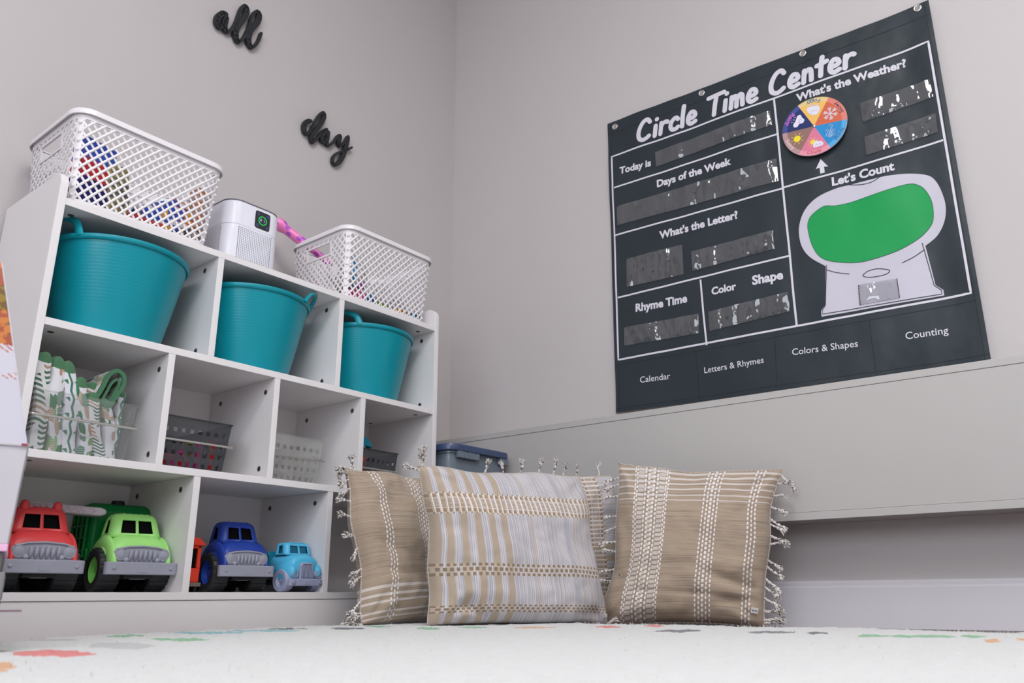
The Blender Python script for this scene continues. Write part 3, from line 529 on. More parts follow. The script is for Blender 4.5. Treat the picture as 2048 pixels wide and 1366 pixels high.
def seg7(cx,cz,ss,w=.0042,h=.0078,s_=.0009):
    R_={'a':(-w/2,h/2,w/2,h/2),'b':(w/2,h/2,w/2,0),'c':(w/2,0,w/2,-h/2),'d':(-w/2,-h/2,w/2,-h/2),'e':(-w/2,0,-w/2,-h/2),'f':(-w/2,h/2,-w/2,0),'g':(-w/2,0,w/2,0)}
    for k in ss:
        x0,z0,x1,z1=R_[k]; e=.0005
        if z0==z1: q=[(x0+e,z0-s_/2),(x1-e,z0-s_/2),(x1-e,z0+s_/2),(x0+e,z0+s_/2)]
        else: q=[(x0-s_/2,z1+e),(x0+s_/2,z1+e),(x0+s_/2,z0-e),(x0-s_/2,z0-e)]
        mb.add([(cx+a,-hp-.0010,cz+b) for a,b in q],[(0,1,2,3)])
seg7(px-.0038,pz,'aefg'); seg7(px+.0025,pz,'bc'); mb.build('digits',m_dig,scr,smooth=False)
# ------------------------------------------------------------------ small shelf baskets in the middle row
m_grey=film('smoky_grey_plastic',(66,70,76),.56,.04,.2)
m_steel=mat('brushed_steel',(205,203,198),rough=.28,metal=.9)
m_clear=film('clear_acrylic',(205,212,208),.04,.06,.05)
m_clear2=film('clear_basket_plastic',(214,216,210),.13,.07,.08)
Z2F=Z1+T
def square_basket(x0,x1,y0,y1,H,m,label,holes=True,dip=0,handle_z=.062,steel=m_steel,cat='basket',group=None):
    cx,cy=(x0+x1)/2,(y0+y1)/2; hx,hy=(x1-x0)/2,(y1-y0)/2
    t=empty('handled_bin',(cx,cy,Z2F),label,cat,group=group)
    fl=.006; tp=.010
    def wallP(side,a,z):  # a in -1..1 along wall
        k=z/H; ax,ay=hx-fl-tp*(1-k),hy-fl-tp*(1-k)
        if side==0: return (a*ax,-ay,z)
        if side==1: return (ax,a*ay,z)
        if side==2: return (-a*ax,ay,z)
        return (-ax,-a*ay,z)
    for side,nm in ((0,'front_wall'),(1,'side_wall'),(2,'back_wall'),(3,'side_wall')):
        mb=MB(); n=int(round((2*(hx if side in(0,2) else hy)-.02)/.019)); rows=4
        us=[-1]; pitch=2/(n+.35)
        for i in range(n):
            c=-1+pitch*(i+.68); us+= [c-pitch*.25,c+pitch*.25]
        us.append(1); zs=[0]
        for j in range(rows):
            c=H*(.12+.205*j+.02*(j>2)); zs+= [c-.0046,c+.0046]
        zs.append(H)
        def top(a): 
            if side!=0 or not dip: return 1.
            s_=min(1,max(0,(abs(a)-.30)/.68)); s_=s_*s_*(3-2*s_)*.5+s_*.5; return 1-(dip/H)*(1-s_)
        grid={}
        vs=[];fs=[]
        for j,z in enumerate(zs):
            for i,u in enumerate(us):
                zz=z if j<len(zs)-1 else H*top(u)
                if j<len(zs)-1 and z>H*top(u)-.004 and side==0 and dip: zz=min(z,H*top(u)-.003+.0006*j)
                vs.append(wallP(side,u,zz)); grid[i,j]=len(vs)-1
        for j in range(len(zs)-1):
            for i in range(len(us)-1):
                hole=holes and i%2==1 and j%2==1
                if hole and side==0 and dip and zs[j+1]>H*top(us[i])-.002: hole=False
                if not hole: fs.append((grid[i,j],grid[i+1,j],grid[i+1,j+1],grid[i,j+1]))
        mb.add(vs,fs); mb.build(nm,m,t,smooth=False,solid=.0018,merge=False)
    MB().add([(-(hx-fl-tp),-(hy-fl-tp),.001),((hx-fl-tp),-(hy-fl-tp),.001),((hx-fl-tp),(hy-fl-tp),.001),(-(hx-fl-tp),(hy-fl-tp),.001)],[(0,1,2,3)]).build('floor_panel',m,t,smooth=False,solid=.0016)
    # flat lip running round the top (lower across the front scoop)
    mb=MB()
    def lip(fn):
        pass
    out=rrect(hx,hy,.012,5); inn=rrect(hx-fl-.001,hy-fl-.001,.006,5); n=len(out); vs=[]; 
    keep=[]
    for (x,y),(a,b) in zip(out,inn):
        vs+= [(x,y,H),(a,b,H)]
    fs=[]
    for k in range(n):
        k2=(k+1)%n
        frontmid = dip and (out[k][1]<-hy+.001 and out[k2][1]<-hy+.001)
        if frontmid: continue
        fs.append((2*k,2*k2,2*k2+1,2*k+1))
    mb.add(vs,fs)
    if dip:
        K=24; xs=[-(hx-.012)+2*(hx-.012)*i/K for i in range(K+1)]; vs=[]
        for x in xs:
            a=abs(x)/(hx-fl); s_=min(1,max(0,(a-.30)/.68)); s_=s_*s_*(3-2*s_)*.5+s_*.5; z=H-dip*(1-s_)
            vs+= [(x,-hy,z),(x,-hy+fl+.001,z)]
        mb.add(vs,[(2*i,2*i+2,2*i+3,2*i+1) for i in range(K)])
    mb.build('lip',m,t,smooth=False,solid=.0018)
    # wire handle folded down: hugs the front and wraps to pivots on both sides
    zz=handle_z; pts=[(-hx+.004,-hy+.045,zz+.016),(-hx-.001,-hy+.02,zz+.004),(-hx+.004,-hy+.0,zz-.001),(-hx+.016,-hy-.004,zz-.002),(0,-hy-.004,zz-.002),(hx-.016,-hy-.004,zz-.002),(hx-.004,-hy,zz-.001),(hx+.001,-hy+.02,zz+.004),(hx-.004,-hy+.045,zz+.016)]
    MB().tube(cr(pts,6),.0026,10,flat=(1,1)).build('wire_handle',steel,t)
    return t
square_basket(.0165,.2245,.005,.255,.112,m_clear,'clear acrylic bin packed with green leaf print cloths in the left middle cubby',holes=False,dip=0,handle_z=.066,cat='bin')
square_basket(.2795,.458,.03,.262,.112,m_grey,'grey square-hole basket with red and pink toys in the second middle cubby',group='square-hole baskets in the middle row')
m_steel2=m_steel
square_basket(.5405,.718,.03,.262,.112,m_clear2,'clear square-hole basket in the third middle cubby',group='square-hole baskets in the middle row')
square_basket(.808,.972,.03,.262,.112,m_grey,'grey square-hole basket with an orange and teal toy in the right middle cubby',group='square-hole baskets in the middle row')
# contents
m_red=mat('red_toy_plastic',(225,45,32),rough=.35); m_or=mat('orange_toy_plastic',(226,92,40),rough=.35); m_mag=mat('magenta_toy_plastic',(214,70,150),rough=.3); m_grn2=mat('olive_toy_plastic',(120,120,50),rough=.4); m_tq=mat('teal_toy_plastic',(0,128,160),rough=.35); m_dk=mat('dark_blue_toy_plastic',(52,62,78),rough=.4)
gt='toys inside the grey basket in the second middle cubby'
def put(name,mb,m,loc,label,cat='toy',rot=(0,0,0),group=gt,bev=0): return tag(mb.build(name,m,loc=loc,rot=rot,bevel=bev),label,cat,group)
zf=Z2F+.003
def tri_frame(r,w,d):
    mb=MB(); o=[(r*math.cos(a),r*math.sin(a)) for a in (PI/2,PI*7/6,PI*11/6)]; i_=[(x*(1-w),z*(1-w)) for x,z in o]
    vs=[(x,y,z) for y in (0,d) for ring in (o,i_) for x,z in ring]
    fs=[]
    for k in range(3):
        k2=(k+1)%3; fs+= [(k,k2,3+k2,3+k),(6+k2,6+k,9+k,9+k2),(k,6+k,6+k2,k2),(3+k2,9+k2,9+k,3+k)]
    mb.add(vs,fs); return mb
put('toy_block',MB().box((-.03,-.012,0),(.03,.012,.03)),m_red,(.345,.075,zf),'flat red toy block lying at the front left of the grey toy basket',bev=.003)
put('toy_block',MB().box((-.028,-.015,0),(.028,.015,.034)),m_or,(.36,.11,zf),'orange toy block behind the flat red one in the grey toy basket',bev=.003)
put('toy_triangle',tri_frame(.032,.38,.008),m_mag,(.348,.054,zf+.017),'magenta triangle ring toy standing at the front of the grey toy basket')
put('toy_stick',MB().box((-.006,-.006,0),(.006,.006,.075)),m_red,(.428,.07,zf),'upright red toy stick at the right end of the grey toy basket',bev=.002)
put('toy_stick',MB().box((-.006,-.006,0),(.006,.006,.066)),m_mag,(.392,.064,zf),'upright dull pink toy stick in the middle of the grey toy basket',rot=(0,.06,0),bev=.002)
put('toy_ring',MB().lathe([(.017+.005*math.cos(a),.005*math.sin(a)) for a in [2*PI*k/8 for k in range(9)]],20),m_grn2,(.385,.085,zf+.05),'olive toy ring on top of the pile in the grey toy basket',rot=(1.2,.2,0))
put('toy_block',MB().box((-.04,-.04,0),(.04,.04,.02)),m_dk,(.40,.19,zf),'dark slate toy block at the back of the grey toy basket',bev=.003)
put('toy_block',MB().box((-.035,-.02,0),(.035,.02,.045)),m_red,(.34,.15,zf+.0),'tall red toy block at the back left of the grey toy basket',bev=.003)
t=empty('toy_hammer',(.885,.09,zf),'orange toy with a teal curved head sticking out of the right grey basket','toy')
mb=MB(); mb.prism([(-.012,0),(.016,0),(.012,.085),(.006,.128),(-.014,.128),(-.012,.085)],lambda x,z:(x,-.008,z),lambda x,z:(x,.008,z)); mb.build('shaft',m_or,t,smooth=False,bevel=.002)
mb=MB(); mb.prism([(-.03,.098),(.003,.098),(.004,.128),(.03,.124),(.02,.142),(.002,.152),(-.02,.152),(-.034,.142)],lambda x,z:(x,-.010,z),lambda x,z:(x,.010,z)); mb.build('head',m_tq,t,smooth=False,bevel=.002)
put('toy_block',MB().box((-.03,-.02,0),(.03,.02,.05)),m_or,(.865,.07,zf),'orange toy block at the foot of the teal headed toy in the right grey basket',group='toys inside the right grey basket',bev=.003)
put('toy_ring',MB().lathe([(.02+.006*math.cos(a),.006*math.sin(a)) for a in [2*PI*k/8 for k in range(9)]],24),m_dk,(.935,.08,zf+.026),'dark slate toy wheel at the right end of the right grey basket',rot=(1.57,0,0),group='toys inside the right grey basket')
# ------------------------------------------------------------------ printed cloths
def leafc(sd):
    def f(g):
        u,v=g.uv(); p=g.xyz(u*2.0+sd,v*1.35+sd*1.7,0.)
        d,a,b=g.vor(p,4.2,.8); n=g.noise(p,14.,2.)
        leaf=(d+n*.2)<.64; vein=((u*2.+v*1.3)*30.).fr()<.18
        col=g.mix(a>.62,g.mix(a>.34,lin((50,112,76)),lin((104,146,80))),lin((168,136,108)))
        col=g.mix(vein*(b>.5),col,lin((214,216,218)))
        return g.mix(v>.93,g.mix(leaf,lin((214,213,219)),col),lin((66,112,78)))
    return f
def zigc(sd):
    def f(g):
        u,v=g.uv(); z=((v*5.2+sd).fr()-.5).ab(); s=((u*7.+z*.95+sd)).fr()<.5
        return g.mix(v>.93,g.mix(s,lin((216,214,224)),lin((56,116,86))),lin((66,112,78)))
    return f
def combc(sd):
    def f(g):
        u,v=g.uv(); s=((v*17.+u*3.+sd)).fr()<.5; w=((u*3.1+v*1.3+sd).fr()<.68)
        return g.mix(v>.94,g.mix(s*w,lin((215,214,216)),g.mix((v*2.).fr()>.7,lin((60,104,80)),lin((170,140,116)))),lin((66,112,78)))
    return f
fb=lambda g:g.noise(g.xyz(*g.obj()),300.,2.)
mleaf=[mat('leaf_cloth',leafc(s),rough=.85,sheen=.3,bump=fb,bs=.3,bd=.0015) for s in (0.3,1.7,4.1)]
mzig=mat('zigzag_cloth',zigc(.2),rough=.85,sheen=.3,bump=fb,bs=.3,bd=.0015); mcomb=[mat('comb_cloth',combc(s),rough=.85,sheen=.3,bump=fb,bs=.3,bd=.0015) for s in (.1,.6)]
m_edge=mat('green_binding',(66,112,82),rough=.8)
def cloth(x,w,h,lean,m,label,y0=.022,y1=.2,wave=.003,top=1.):
    # folded cloth standing on edge: rounded top fold, soft front edge
    mb=MB(); K=30; L=12; vs=[];uvs=[];fs=[]
    prof=[]
    for k in range(K+1):
        s=k/K
        if s<.4: a=(-w/2,h*(s/.4)*.93); 
        elif s<=.6:
            th=PI*(1-(s-.4)/.2); a=(w/2*math.cos(th),h*.93+w*.5*math.sin(th)*1.2)
        else: a=(w/2,h*(1-(s-.6)/.4)*.93)
        prof.append(a)
    ys=[y0,y0+.003,y0+.010]+[y0+.02+(y1-y0-.02)*j/(L-3) for j in range(L-2)]
    for j,y in enumerate(ys):
        sq=.35 if j==0 else (.8 if j==1 else 1.)
        for k,(a,z) in enumerate(prof):
            nn=noise.noise(Vector((x*40+a*20,y*18,z*22)))
            xx=a*sq*(1+.15*nn)+wave*math.sin(z*45+x*90)+lean*(z/h)**1.2*1.0*(-1); zz=z-(1-sq)*.006+.003*nn
            vs.append((x+xx,y,zz)); uvs.append(((a+(y-y0)*(1 if k<K/2 else -1))/.18+x*5,min(1.,z/(h*.98))))
    n=K+1
    for j in range(len(ys)-1):
        for k in range(K): fs.append((j*n+k,j*n+k+1,(j+1)*n+k+1,(j+1)*n+k))
    for k in range(K//2): 
        fs.append((k,k+1,K-k-1,K-k) if k+1!=K-k-1 else (k,k+1,K-k))
    mb.add(vs,fs,uvs); o=mb.build('folded_cloth',m,loc=(0,.0,Z2F+.0035)); o.location=(0,0,Z2F+.0035)
    tag(o,label,'cloth','green print cloths in the acrylic bin'); return o
cloth(.049,.030,.182,.012,mcomb[0],'comb and leaf print cloth, first at the left side of the acrylic bin')
cloth(.078,.029,.178,.018,mleaf[0],'leaf print cloth standing second from the left in the acrylic bin')
cloth(.107,.030,.172,.024,mzig,'green and white zigzag print cloth, third in the acrylic bin')
cloth(.136,.028,.145,.028,mleaf[1],'shorter leaf print cloth standing just right of the zigzag one in the bin',wave=.004)
cloth(.163,.026,.120,.030,mcomb[1],'low comb print cloth slanting in the middle right of the bin',wave=.004)
cloth(.188,.024,.112,.028,mleaf[2],'low leaf print cloth slanting at the right wall of the bin',wave=.003)
# looped cloth bulging over the top
mb=MB(); pts=cr([(.135,0,.10),(.150,0,.135),(.160,0,.165),(.175,0,.178),(.190,0,.170),(.192,0,.15),(.180,0,.125),(.172,0,.105)],6)
def strip(mb,pts,th,y0,y1,uvk=6.):
    n=len(pts); vs=[];uv=[];fs=[]
    for side in (-1,1):
        for i,p in enumerate(pts):
            d=(pts[min(i+1,n-1)]-pts[max(i-1,0)]).normalized(); nn=Vector((-d.z,0,d.x))
            for y in (y0,y1): vs.append(p+nn*th*side/2+Vector((0,y,0))); uv.append((i/n*2,(y-y0)*uvk))
    for i in range(n-1):
        a=2*i; b=2*n+2*i
        fs+= [(a,a+2,a+3,a+1),(b,b+1,b+3,b+2),(a,b,b+2,a+2),(a+1,a+3,b+3,b+1)]
    fs+= [(0,1,2*n+1,2*n),(2*n-2,4*n-2,4*n-1,2*n-1)]
    mb.add(vs,fs,uv)
t=empty('looped_cloth',(0,0,Z2F+.0035),'cloth folded into a tall loop with green binding in the acrylic bin','cloth')
mb=MB(); strip(mb,pts,.007,.03,.17,5.); mb.build('cloth',mleaf[1],t)
mb=MB(); strip(mb,pts,.0085,.0265,.032,5.); mb.build('binding',m_edge,t)
pt2=cr([(.148,0,.10),(.160,0,.128),(.168,0,.15),(.178,0,.160),(.183,0,.15),(.175,0,.128),(.166,0,.105)],6)
mb=MB(); strip(mb,pt2,.0045,.0275,.033,5.); mb.build('binding',m_edge,t)
# small upright corner of zigzag cloth at the right
o=cloth(.203,.016,.150,-.010,mat('zigzag_cloth_b',zigc(.7),rough=.85,sheen=.3,bump=fb,bs=.3,bd=.0015),'zigzag print cloth corner flaring up at the far right of the acrylic bin',y0=.06,y1=.17)
o=cloth(.140,.020,.152,-.004,mcomb[0],'comb print cloth peeking up behind the shorter leaf print cloth in the bin',y0=.05,y1=.18)
# ------------------------------------------------------------------ toy trucks
m_tyre=mat('toy_tyre',(38,40,43),rough=.55); m_grl=mat('grey_toy_plastic',(150,152,166),rough=.4); m_glass=mat('dark_window',(10,10,12),rough=.85,spec=.1)
m_chas=mat('black_chassis',(22,22,24),rough=.6)
def plast(name,c): return mat(name,lambda g:g.mix(g.noise(g.xyz(*g.obj()),25.,2.),lin(c),lin(tuple(max(0,x*.93) for x in c))),rough=.42,spec=.45)
def wheel(parent,x,y,R,w,mt,mh,side,treads=18):
    t=MB(); prof=[(R*.60,-w/2),(R*.92,-w/2),(R*.985,-w/2+.003),(R,-w/2+.006),(R,w/2-.006),(R*.985,w/2-.003),(R*.92,w/2),(R*.60,w/2)]
    t.lathe(prof,56,axis='x')
    for k in range(treads):
        a=2*PI*k/treads
        s=len(t.v); t.box((-w/2+.001,-R*.085,R*.97),(w/2-.001,R*.085,R*1.022)); t.xf(Matrix.Rotation(a,4,'X'),s)
    o=t.build('wheel',mt,parent,loc=(x,y,R*1.022),ang=40)
    h=MB(); xs=side; f=lambda r,e:(r,xs*e)
    h.lathe([(.0001,xs*w*.30),(R*.16,xs*w*.30),(R*.20,xs*w*.2),(R*.42,xs*w*.16),(R*.52,xs*w*.34),(R*.62,xs*w*.44),(R*.61,-xs*w*.2)],40,axis='x')
    for k in range(5):
        a=2*PI*k/5; h.sphere((xs*w*.2,R*.33*math.cos(a),R*.33*math.sin(a)),R*.06,8,6)
    h.build('hub',mh,o,ang=35); return o
def gh_loop(hx,y0,y1,z,r):
    # rounded-rect loop with named stations so that windows can be left open
    pts=[];
    def L(a,b,fr): return [(a[0]+(b[0]-a[0])*f,a[1]+(b[1]-a[1])*f) for f in fr]
    def A(cx,cy,a0): return [(cx+r*math.cos(a0+PI/2*k/5),cy+r*math.sin(a0+PI/2*k/5)) for k in range(1,5)]
    pts+=L((-hx+r,y0),(hx-r,y0),(0,.02,.46,.54,.98,1)); pts+=A(hx-r,y0+r,-PI/2)
    pts+=L((hx,y0+r),(hx,y1-r),(0,.12,.8,1)); pts+=A(hx-r,y1-r,0)
    pts+=L((hx-r,y1),(-hx+r,y1),(0,.5,1)); pts+=A(-hx+r,y1-r,PI/2)
    pts+=L((-hx,y1-r),(-hx,y0+r),(0,.2,.88,1)); pts+=A(-hx+r,y0+r,PI)
    return [(x,y,z) for x,y in pts]
def greenhouse(mb,zs,gy=0):
    # zs: list of (z,hx,y0,y1,r); windows between index 1 and 2
    loops=[gh_loop(hx,y0,y1,z,r) for z,hx,y0,y1,r in zs]; n=len(loops[0]); vs=[p for l in loops for p in l]; fs=[]
    # station indices: front 0..5, corner 6..9, right side 10..13, ...
    left0=10+4+4+3+4
    win={1,3}|{11}|{left0+1}
    for i in range(len(loops)-1):
        for j in range(n):
            if i==1 and j in win: continue
            k=(j+1)%n; fs.append((i*n+j,i*n+k,(i+1)*n+k,(i+1)*n+j))
    fs.append(tuple((len(loops)-1)*n+j for j in range(n))); mb.add(vs,fs)
def selip(hw,zb,zt,y,n=4.,K=36):
    out=[]; cz=(zb+zt)/2; hz=(zt-zb)/2
    for k in range(K):
        a=2*PI*k/K; c,s=math.cos(a),math.sin(a)
        out.append((hw*abs(c)**(2/n)*(1 if c>=0 else -1),y,cz+hz*abs(s)**(2/n)*(1 if s>=0 else -1)))
    return out
def big_truck(loc,cab,body,hub,name,label,kind):
    t=empty(name,loc,label,'toy truck')
    mc=plast(name+'_cab',cab); mb_=plast(name+'_body',body); mh=plast(name+'_hub',hub)
    # cab shell: hood and fenders in one mesh
    m=MB()
    m.loft([selip(hw,.047,zt,y,3.2) for y,hw,zt in ((.001,.050,.080),(.003,.055,.091),(.009,.0565,.101),(.018,.0565,.1085),(.028,.0555,.1125),(.045,.0545,.114),(.07,.0545,.114),(.104,.0545,.113),(.109,.052,.110))])
    for sx in (-1,1):
        pa=[]
        for k in range(15):
            a=math.radians(198-205*k/14); pa.append((sx*.0535,.058-.0*k+.0505*math.cos(a)*1.0,.044+.0505*math.sin(a)))
        pa=[p for p in pa if p[2]>.040]
        rr_=[.6+.4*math.sin(PI*(i+.8)/(len(pa)+.6)) for i in range(len(pa))]
        m.tube(cr(pa,3),[.0125*1.0]*(3*(len(pa)-1)+1),14,flat=(.62,1.45))
        m.sphere((sx*.047,.05,.074),(.018,.045,.022),20,12)
    m.build('cab',mc,t,ang=50)
    m=MB(); greenhouse(m,[(.108,.0530,.031,.104,.017),(.1165,.0515,.0345,.103,.017),(.1435,.0465,.044,.100,.016),(.1495,.0445,.047,.098,.016),(.1545,.041,.052,.095,.016),(.157,.035,.058,.090,.014)])
    o=m.build('cab_top',mc,t,ang=60,solid=.0042); o.modifiers['solid'].offset=-1
    ml=MB(); ml.loft([[(x*.86,.074+(y-.074)*.84,z) for x,y,z in gh_loop(hx,y0,y1,zz,.014)] for zz,hx,y0,y1 in ((.112,.052,.036,.102),(.150,.0445,.049,.098))]); ml.build('windows',m_glass,t,smooth=False)
    m=MB()
    if kind=='fire':
        for x in (-.029,.029): m.lathe([(.0001,.024),(.006,.0215),(.0085,.015),(.0075,.007),(.0085,0)],18,c=(x,.058,.146))
        for x in (-.009,.009): m.sphere((x,.060,.154),(.005,.004,.0055),12,8)
    else:
        for x in (-.024,-.012,0,.012,.024): m.sphere((x,.056,.1535),(.0045,.004,.004),12,8)
    m.build('roof_light',mc,t)
    # grille
    g=empty('grille',(0,0,0),None,None); g.parent=t
    del_=g; bpy.data.objects.remove(g)
    arch=[(-.0565,.054),(.0565,.054),(.0555,.078),(.048,.0845),(.03,.0885),(0,.0905),(-.03,.0885),(-.048,.0845),(-.0555,.078)]
    m=MB(); m.prism(arch,lambda x,z:(x,-.0035,z),lambda x,z:(x,.014,z)); gr=m.build('grille',m_grl,t,smooth=False,bevel=.0018)
    m=MB(); m.tube([(x,-.0045,z) for x,z in ((-.050,.0815),(-.03,.0868),(0,.0888),(.03,.0868),(.050,.0815))],.0019,8); m.build('grille_lip',m_grl,gr)
    for i in range(6):
        x=-.0235+.0094*i; m=MB(); m.tube(cr([(x,-.0035,.060),(x-.0006,-.0062,.066),(x,-.0068,.073),(x+.0008,-.0042,.0805)],4),[.0022+.0013*math.sin(PI*k/12) for k in range(13)],8); m.build('slat',m_grl,gr)
    for sx in (-1,1):
        m=MB(); m.lathe([(.0001,-.0075),(.006,-.0072),(.0092,-.0058),(.0095,-.0062),(.0112,-.006),(.0115,-.003)],28,c=(sx*.0425,0,.0715),axis='y'); m.build('headlight',m_grl,gr,ang=50)
        m=MB(); m.lathe([(.0001,-.0080),(.004,-.0072),(.0052,-.0055),(.0058,-.003)],18,c=(sx*.0305,0,.0615),axis='y'); m.build('fog_light',m_grl,gr,ang=60)
    # bumper
    m=MB(); pr=[(x,y) for x,y in rrect(.0715,.0095,.0085,6,0,-.0055)]
    m.loft([[(x,y,z) for x,y in pr] for z in (.0335,.0575)]); bm=m.build('bumper',m_grl,t,smooth=False,bevel=.002)
    m=MB(); m.prism([(-.0105,.0375),(.0105,.0375),(.0085,.0495),(-.0085,.0495)],lambda x,z:(x,-.0158,z),lambda x,z:(x,-.014,z)); m.build('plate',m_grl,bm,smooth=False,bevel=.0008)
    for sx in (-1,1): MB().sphere((sx*.056,-.0150,.0455),(.0038,.0025,.0038),14,8).build('bolt',m_grl,bm)
    # chassis and wheels
    m=MB(); m.box((-.030,.002,.026),(.030,.225,.046)); m.box((-.045,.044,.038),(.045,.075,.048)); m.box((-.045,.175,.038),(.045,.205,.048)); m.build('chassis',m_chas,t,smooth=False,bevel=.003)
    m=MB(); m.tube([(-.014,.01,.031),(.014,.01,.031)],.006,10); m.build('tow_bar',m_grl,t)
    R=.0425
    for y in (.056,.188):
        for sx in (-1,1): wheel(t,sx*.0505,y,R,.042,m_tyre,mh,sx,20 if kind!='blue' else 14)
    # load
    if kind=='fire':
        m=MB(); m.box((-.058,.124,.05),(.058,.232,.112)); m.build('body',mb_,t,smooth=False,bevel=.006)
        m=MB(); m.lathe([(.0001,.0),(.026,.0),(.026,.016),(.018,.022),(.018,.05),(.0001,.052)],28,c=(.0,.16,.112)); m.build('turntable',m_grl,t)
        ml=plast('ladder_plastic',(222,212,222))
        L=empty('tmp',(0,0,0),None,None); bpy.data.objects.remove(L)
        a=Vector((-.058,.150,.168)); b=Vector((.140,.118,.1595)); d=(b-a); ln=d.length; 
        m=MB(); 
        # local frame: x along ladder, z up
        hz,hy=.0085,.020
        prof=[(0,-hz),(ln-.012,-hz),(ln-.003,-hz*.7),(ln,-.001),(ln-.002,hz*.6),(ln-.012,hz),(0,hz)]
        m.prism(prof,lambda x,z:(x,-hy,z),lambda x,z:(x,hy,z)); lo=m.build('ladder',ml,t,smooth=False,bevel=.003)
        lo.location=a; lo.rotation_euler=(0,-math.atan2(d.z,math.hypot(d.x,d.y)),math.atan2(d.y,d.x))
        m=MB()
        n=11
        for k in range(n):
            x0=.02+k*(ln-.06)/n; w_=(ln-.06)/n
            m.tube([(x0,-hy-.0012,-hz*.55),(x0+w_/2,-hy-.0012,hz*.55)],.0011,6); m.tube([(x0+w_/2,-hy-.0012,hz*.55),(x0+w_,-hy-.0012,-hz*.55)],.0011,6)
        m.tube([(.012,-hy-.0008,hz*.68),(ln-.028,-hy-.0008,hz*.68),(ln-.022,-hy-.0008,0),(ln-.028,-hy-.0008,-hz*.68),(.012,-hy-.0008,-hz*.68)],.0010,6)
        m.build('ladder_relief',ml,lo)
    elif kind=='garbage':
        # tall rounded hopper with ribbed front
        m=MB(); pf=[(.122,.062),(.237,.062),(.237,.160),(.228,.174),(.205,.182),(.150,.184),(.132,.178),(.122,.166)]
        def f(sx): return lambda y,z:(sx*.0625,y,z)
        m.prism(pf,f(-1),f(1)); m.build('hopper',mb_,t,smooth=False,bevel=.010)
        m=MB()
        for z in (.085,.110,.135): m.tube([(-.0655,.135,z),(-.0655,.230,z)],.003,8)
        for y in (.14,.165,.19,.215): m.tube([(-.065,y,.07),(-.065,y,.165)],.0035,8)
        m.tube([(-.062,.126,.064),(-.062,.126,.085),(-.062,.150,.085)],.004,8)
        m.build('rib',mb_,t)
        m=MB(); m.box((-.060,.118,.048),(.060,.232,.062)); m.build('bed_frame',mb_,t,smooth=False,bevel=.004)
        MB().lathe([(.0001,.008),(.012,.008),(.014,.002),(.014,-.004)],20,c=(.0,.16,.184)).build('hatch',m_chas,t)
    else:
        m=MB(); m.box((-.050,.122,.05),(.050,.235,.070)); m.build('flat_bed',mb_,t,smooth=False,bevel=.005)
    return t
YT=.046
T1=big_truck((.0985,YT-.0,Z0),(212,62,66),(170,30,36),(196,50,52),'toy_fire_truck','red toy fire truck with a pale ladder, in the bottom left cubby','fire')
T2=big_truck((.2850,YT-.0,Z0),(160,228,126),(0,136,62),(126,214,96),'toy_dump_truck','light green toy truck with dark green hopper, beside the red fire truck','garbage')
T3=big_truck((.5270,YT-.0,Z0),(32,62,156),(30,52,130),(34,78,196),'toy_car_carrier','dark blue toy truck in the middle bottom cubby','blue')
for q in (T1,T2,T3): q.rotation_euler=(0,0,-.09)
T3.scale=(.93,.95,.99)
# small light blue truck
t=empty('toy_pickup',(.6655,.013,Z0),'small light blue toy truck with grey wheels at the right of the middle bottom cubby','toy truck')
t.scale=(1.03,1.05,1.0)
mlb=plast('sky_plastic',(86,190,232)); mlb2=plast('bed_plastic',(36,140,168)); mgr=plast('lilac_grey_plastic',(158,164,192))
m=MB(); m.loft([selip(hw,.028,zt,y,3.) for y,hw,zt in ((.0,.030,.072),(.002,.034,.078),(.008,.037,.083),(.02,.040,.0855),(.04,.041,.087),(.075,.041,.087),(.079,.039,.085))])
for sx in (-1,1):
    m.sphere((sx*.035,.024,.044),(.0135,.034,.024),20,12)
m.build('cab',mlb,t,ang=50)
m=MB(); greenhouse(m,[(.084,.037,.024,.072,.010),(.088,.0365,.0255,.072,.010),(.1055,.0345,.030,.070,.010),(.110,.033,.032,.069,.010),(.1125,.029,.036,.065,.010)])
o=m.build('cab_top',mlb,t,ang=60,solid=.003); o.modifiers['solid'].offset=-1
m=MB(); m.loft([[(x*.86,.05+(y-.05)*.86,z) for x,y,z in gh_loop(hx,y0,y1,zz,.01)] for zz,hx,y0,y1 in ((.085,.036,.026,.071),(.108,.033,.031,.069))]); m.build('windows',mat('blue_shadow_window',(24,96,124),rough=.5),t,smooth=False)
for x in (-.018,-.009,0,.009,.018): MB().sphere((x,.034,.112),(.003,.003,.0025),10,6).build('roof_light',mlb,t)
m=MB(); m.prism([(-.0185,.029),(.0185,.029),(.0175,.060),(.013,.066),(-.013,.066),(-.0175,.060)],lambda x,z:(x,-.007,z),lambda x,z:(x,.004,z)); gr=m.build('grille',mgr,t,smooth=False,bevel=.0025)
m_gd=mat('grille_recess',(52,56,74),rough=.6)
m=MB(); m.prism([(-.0145,.032),(.0145,.032),(.0140,.0585),(.011,.062),(-.011,.062),(-.0140,.0585)],lambda x,z:(x,-.0075,z),lambda x,z:(x,-.006,z)); m.build('grille_recess',m_gd,gr,smooth=False)
for i in range(8):
    x=-.0126+.0036*i; m=MB(); m.box((x-.0009,-.0092,.032),(x+.0009,-.0072,.0605)); m.build('slat',mgr,gr,smooth=False,bevel=.0004)
for sx in (-1,1):
    MB().lathe([(.0001,-.0075),(.0062,-.0072),(.0072,-.006),(.0082,-.0082),(.0094,-.0072),(.0096,.004)],28,c=(sx*.0325,0,.040),axis='y').build('headlight',mgr,t,ang=50)
m=MB(); m.loft([[(x,y,z) for x,y in rrect(.0465,.007,.004,4,0,-.003)] for z in (.0135,.030)]); bm=m.build('bumper',mgr,t,smooth=False,bevel=.002)
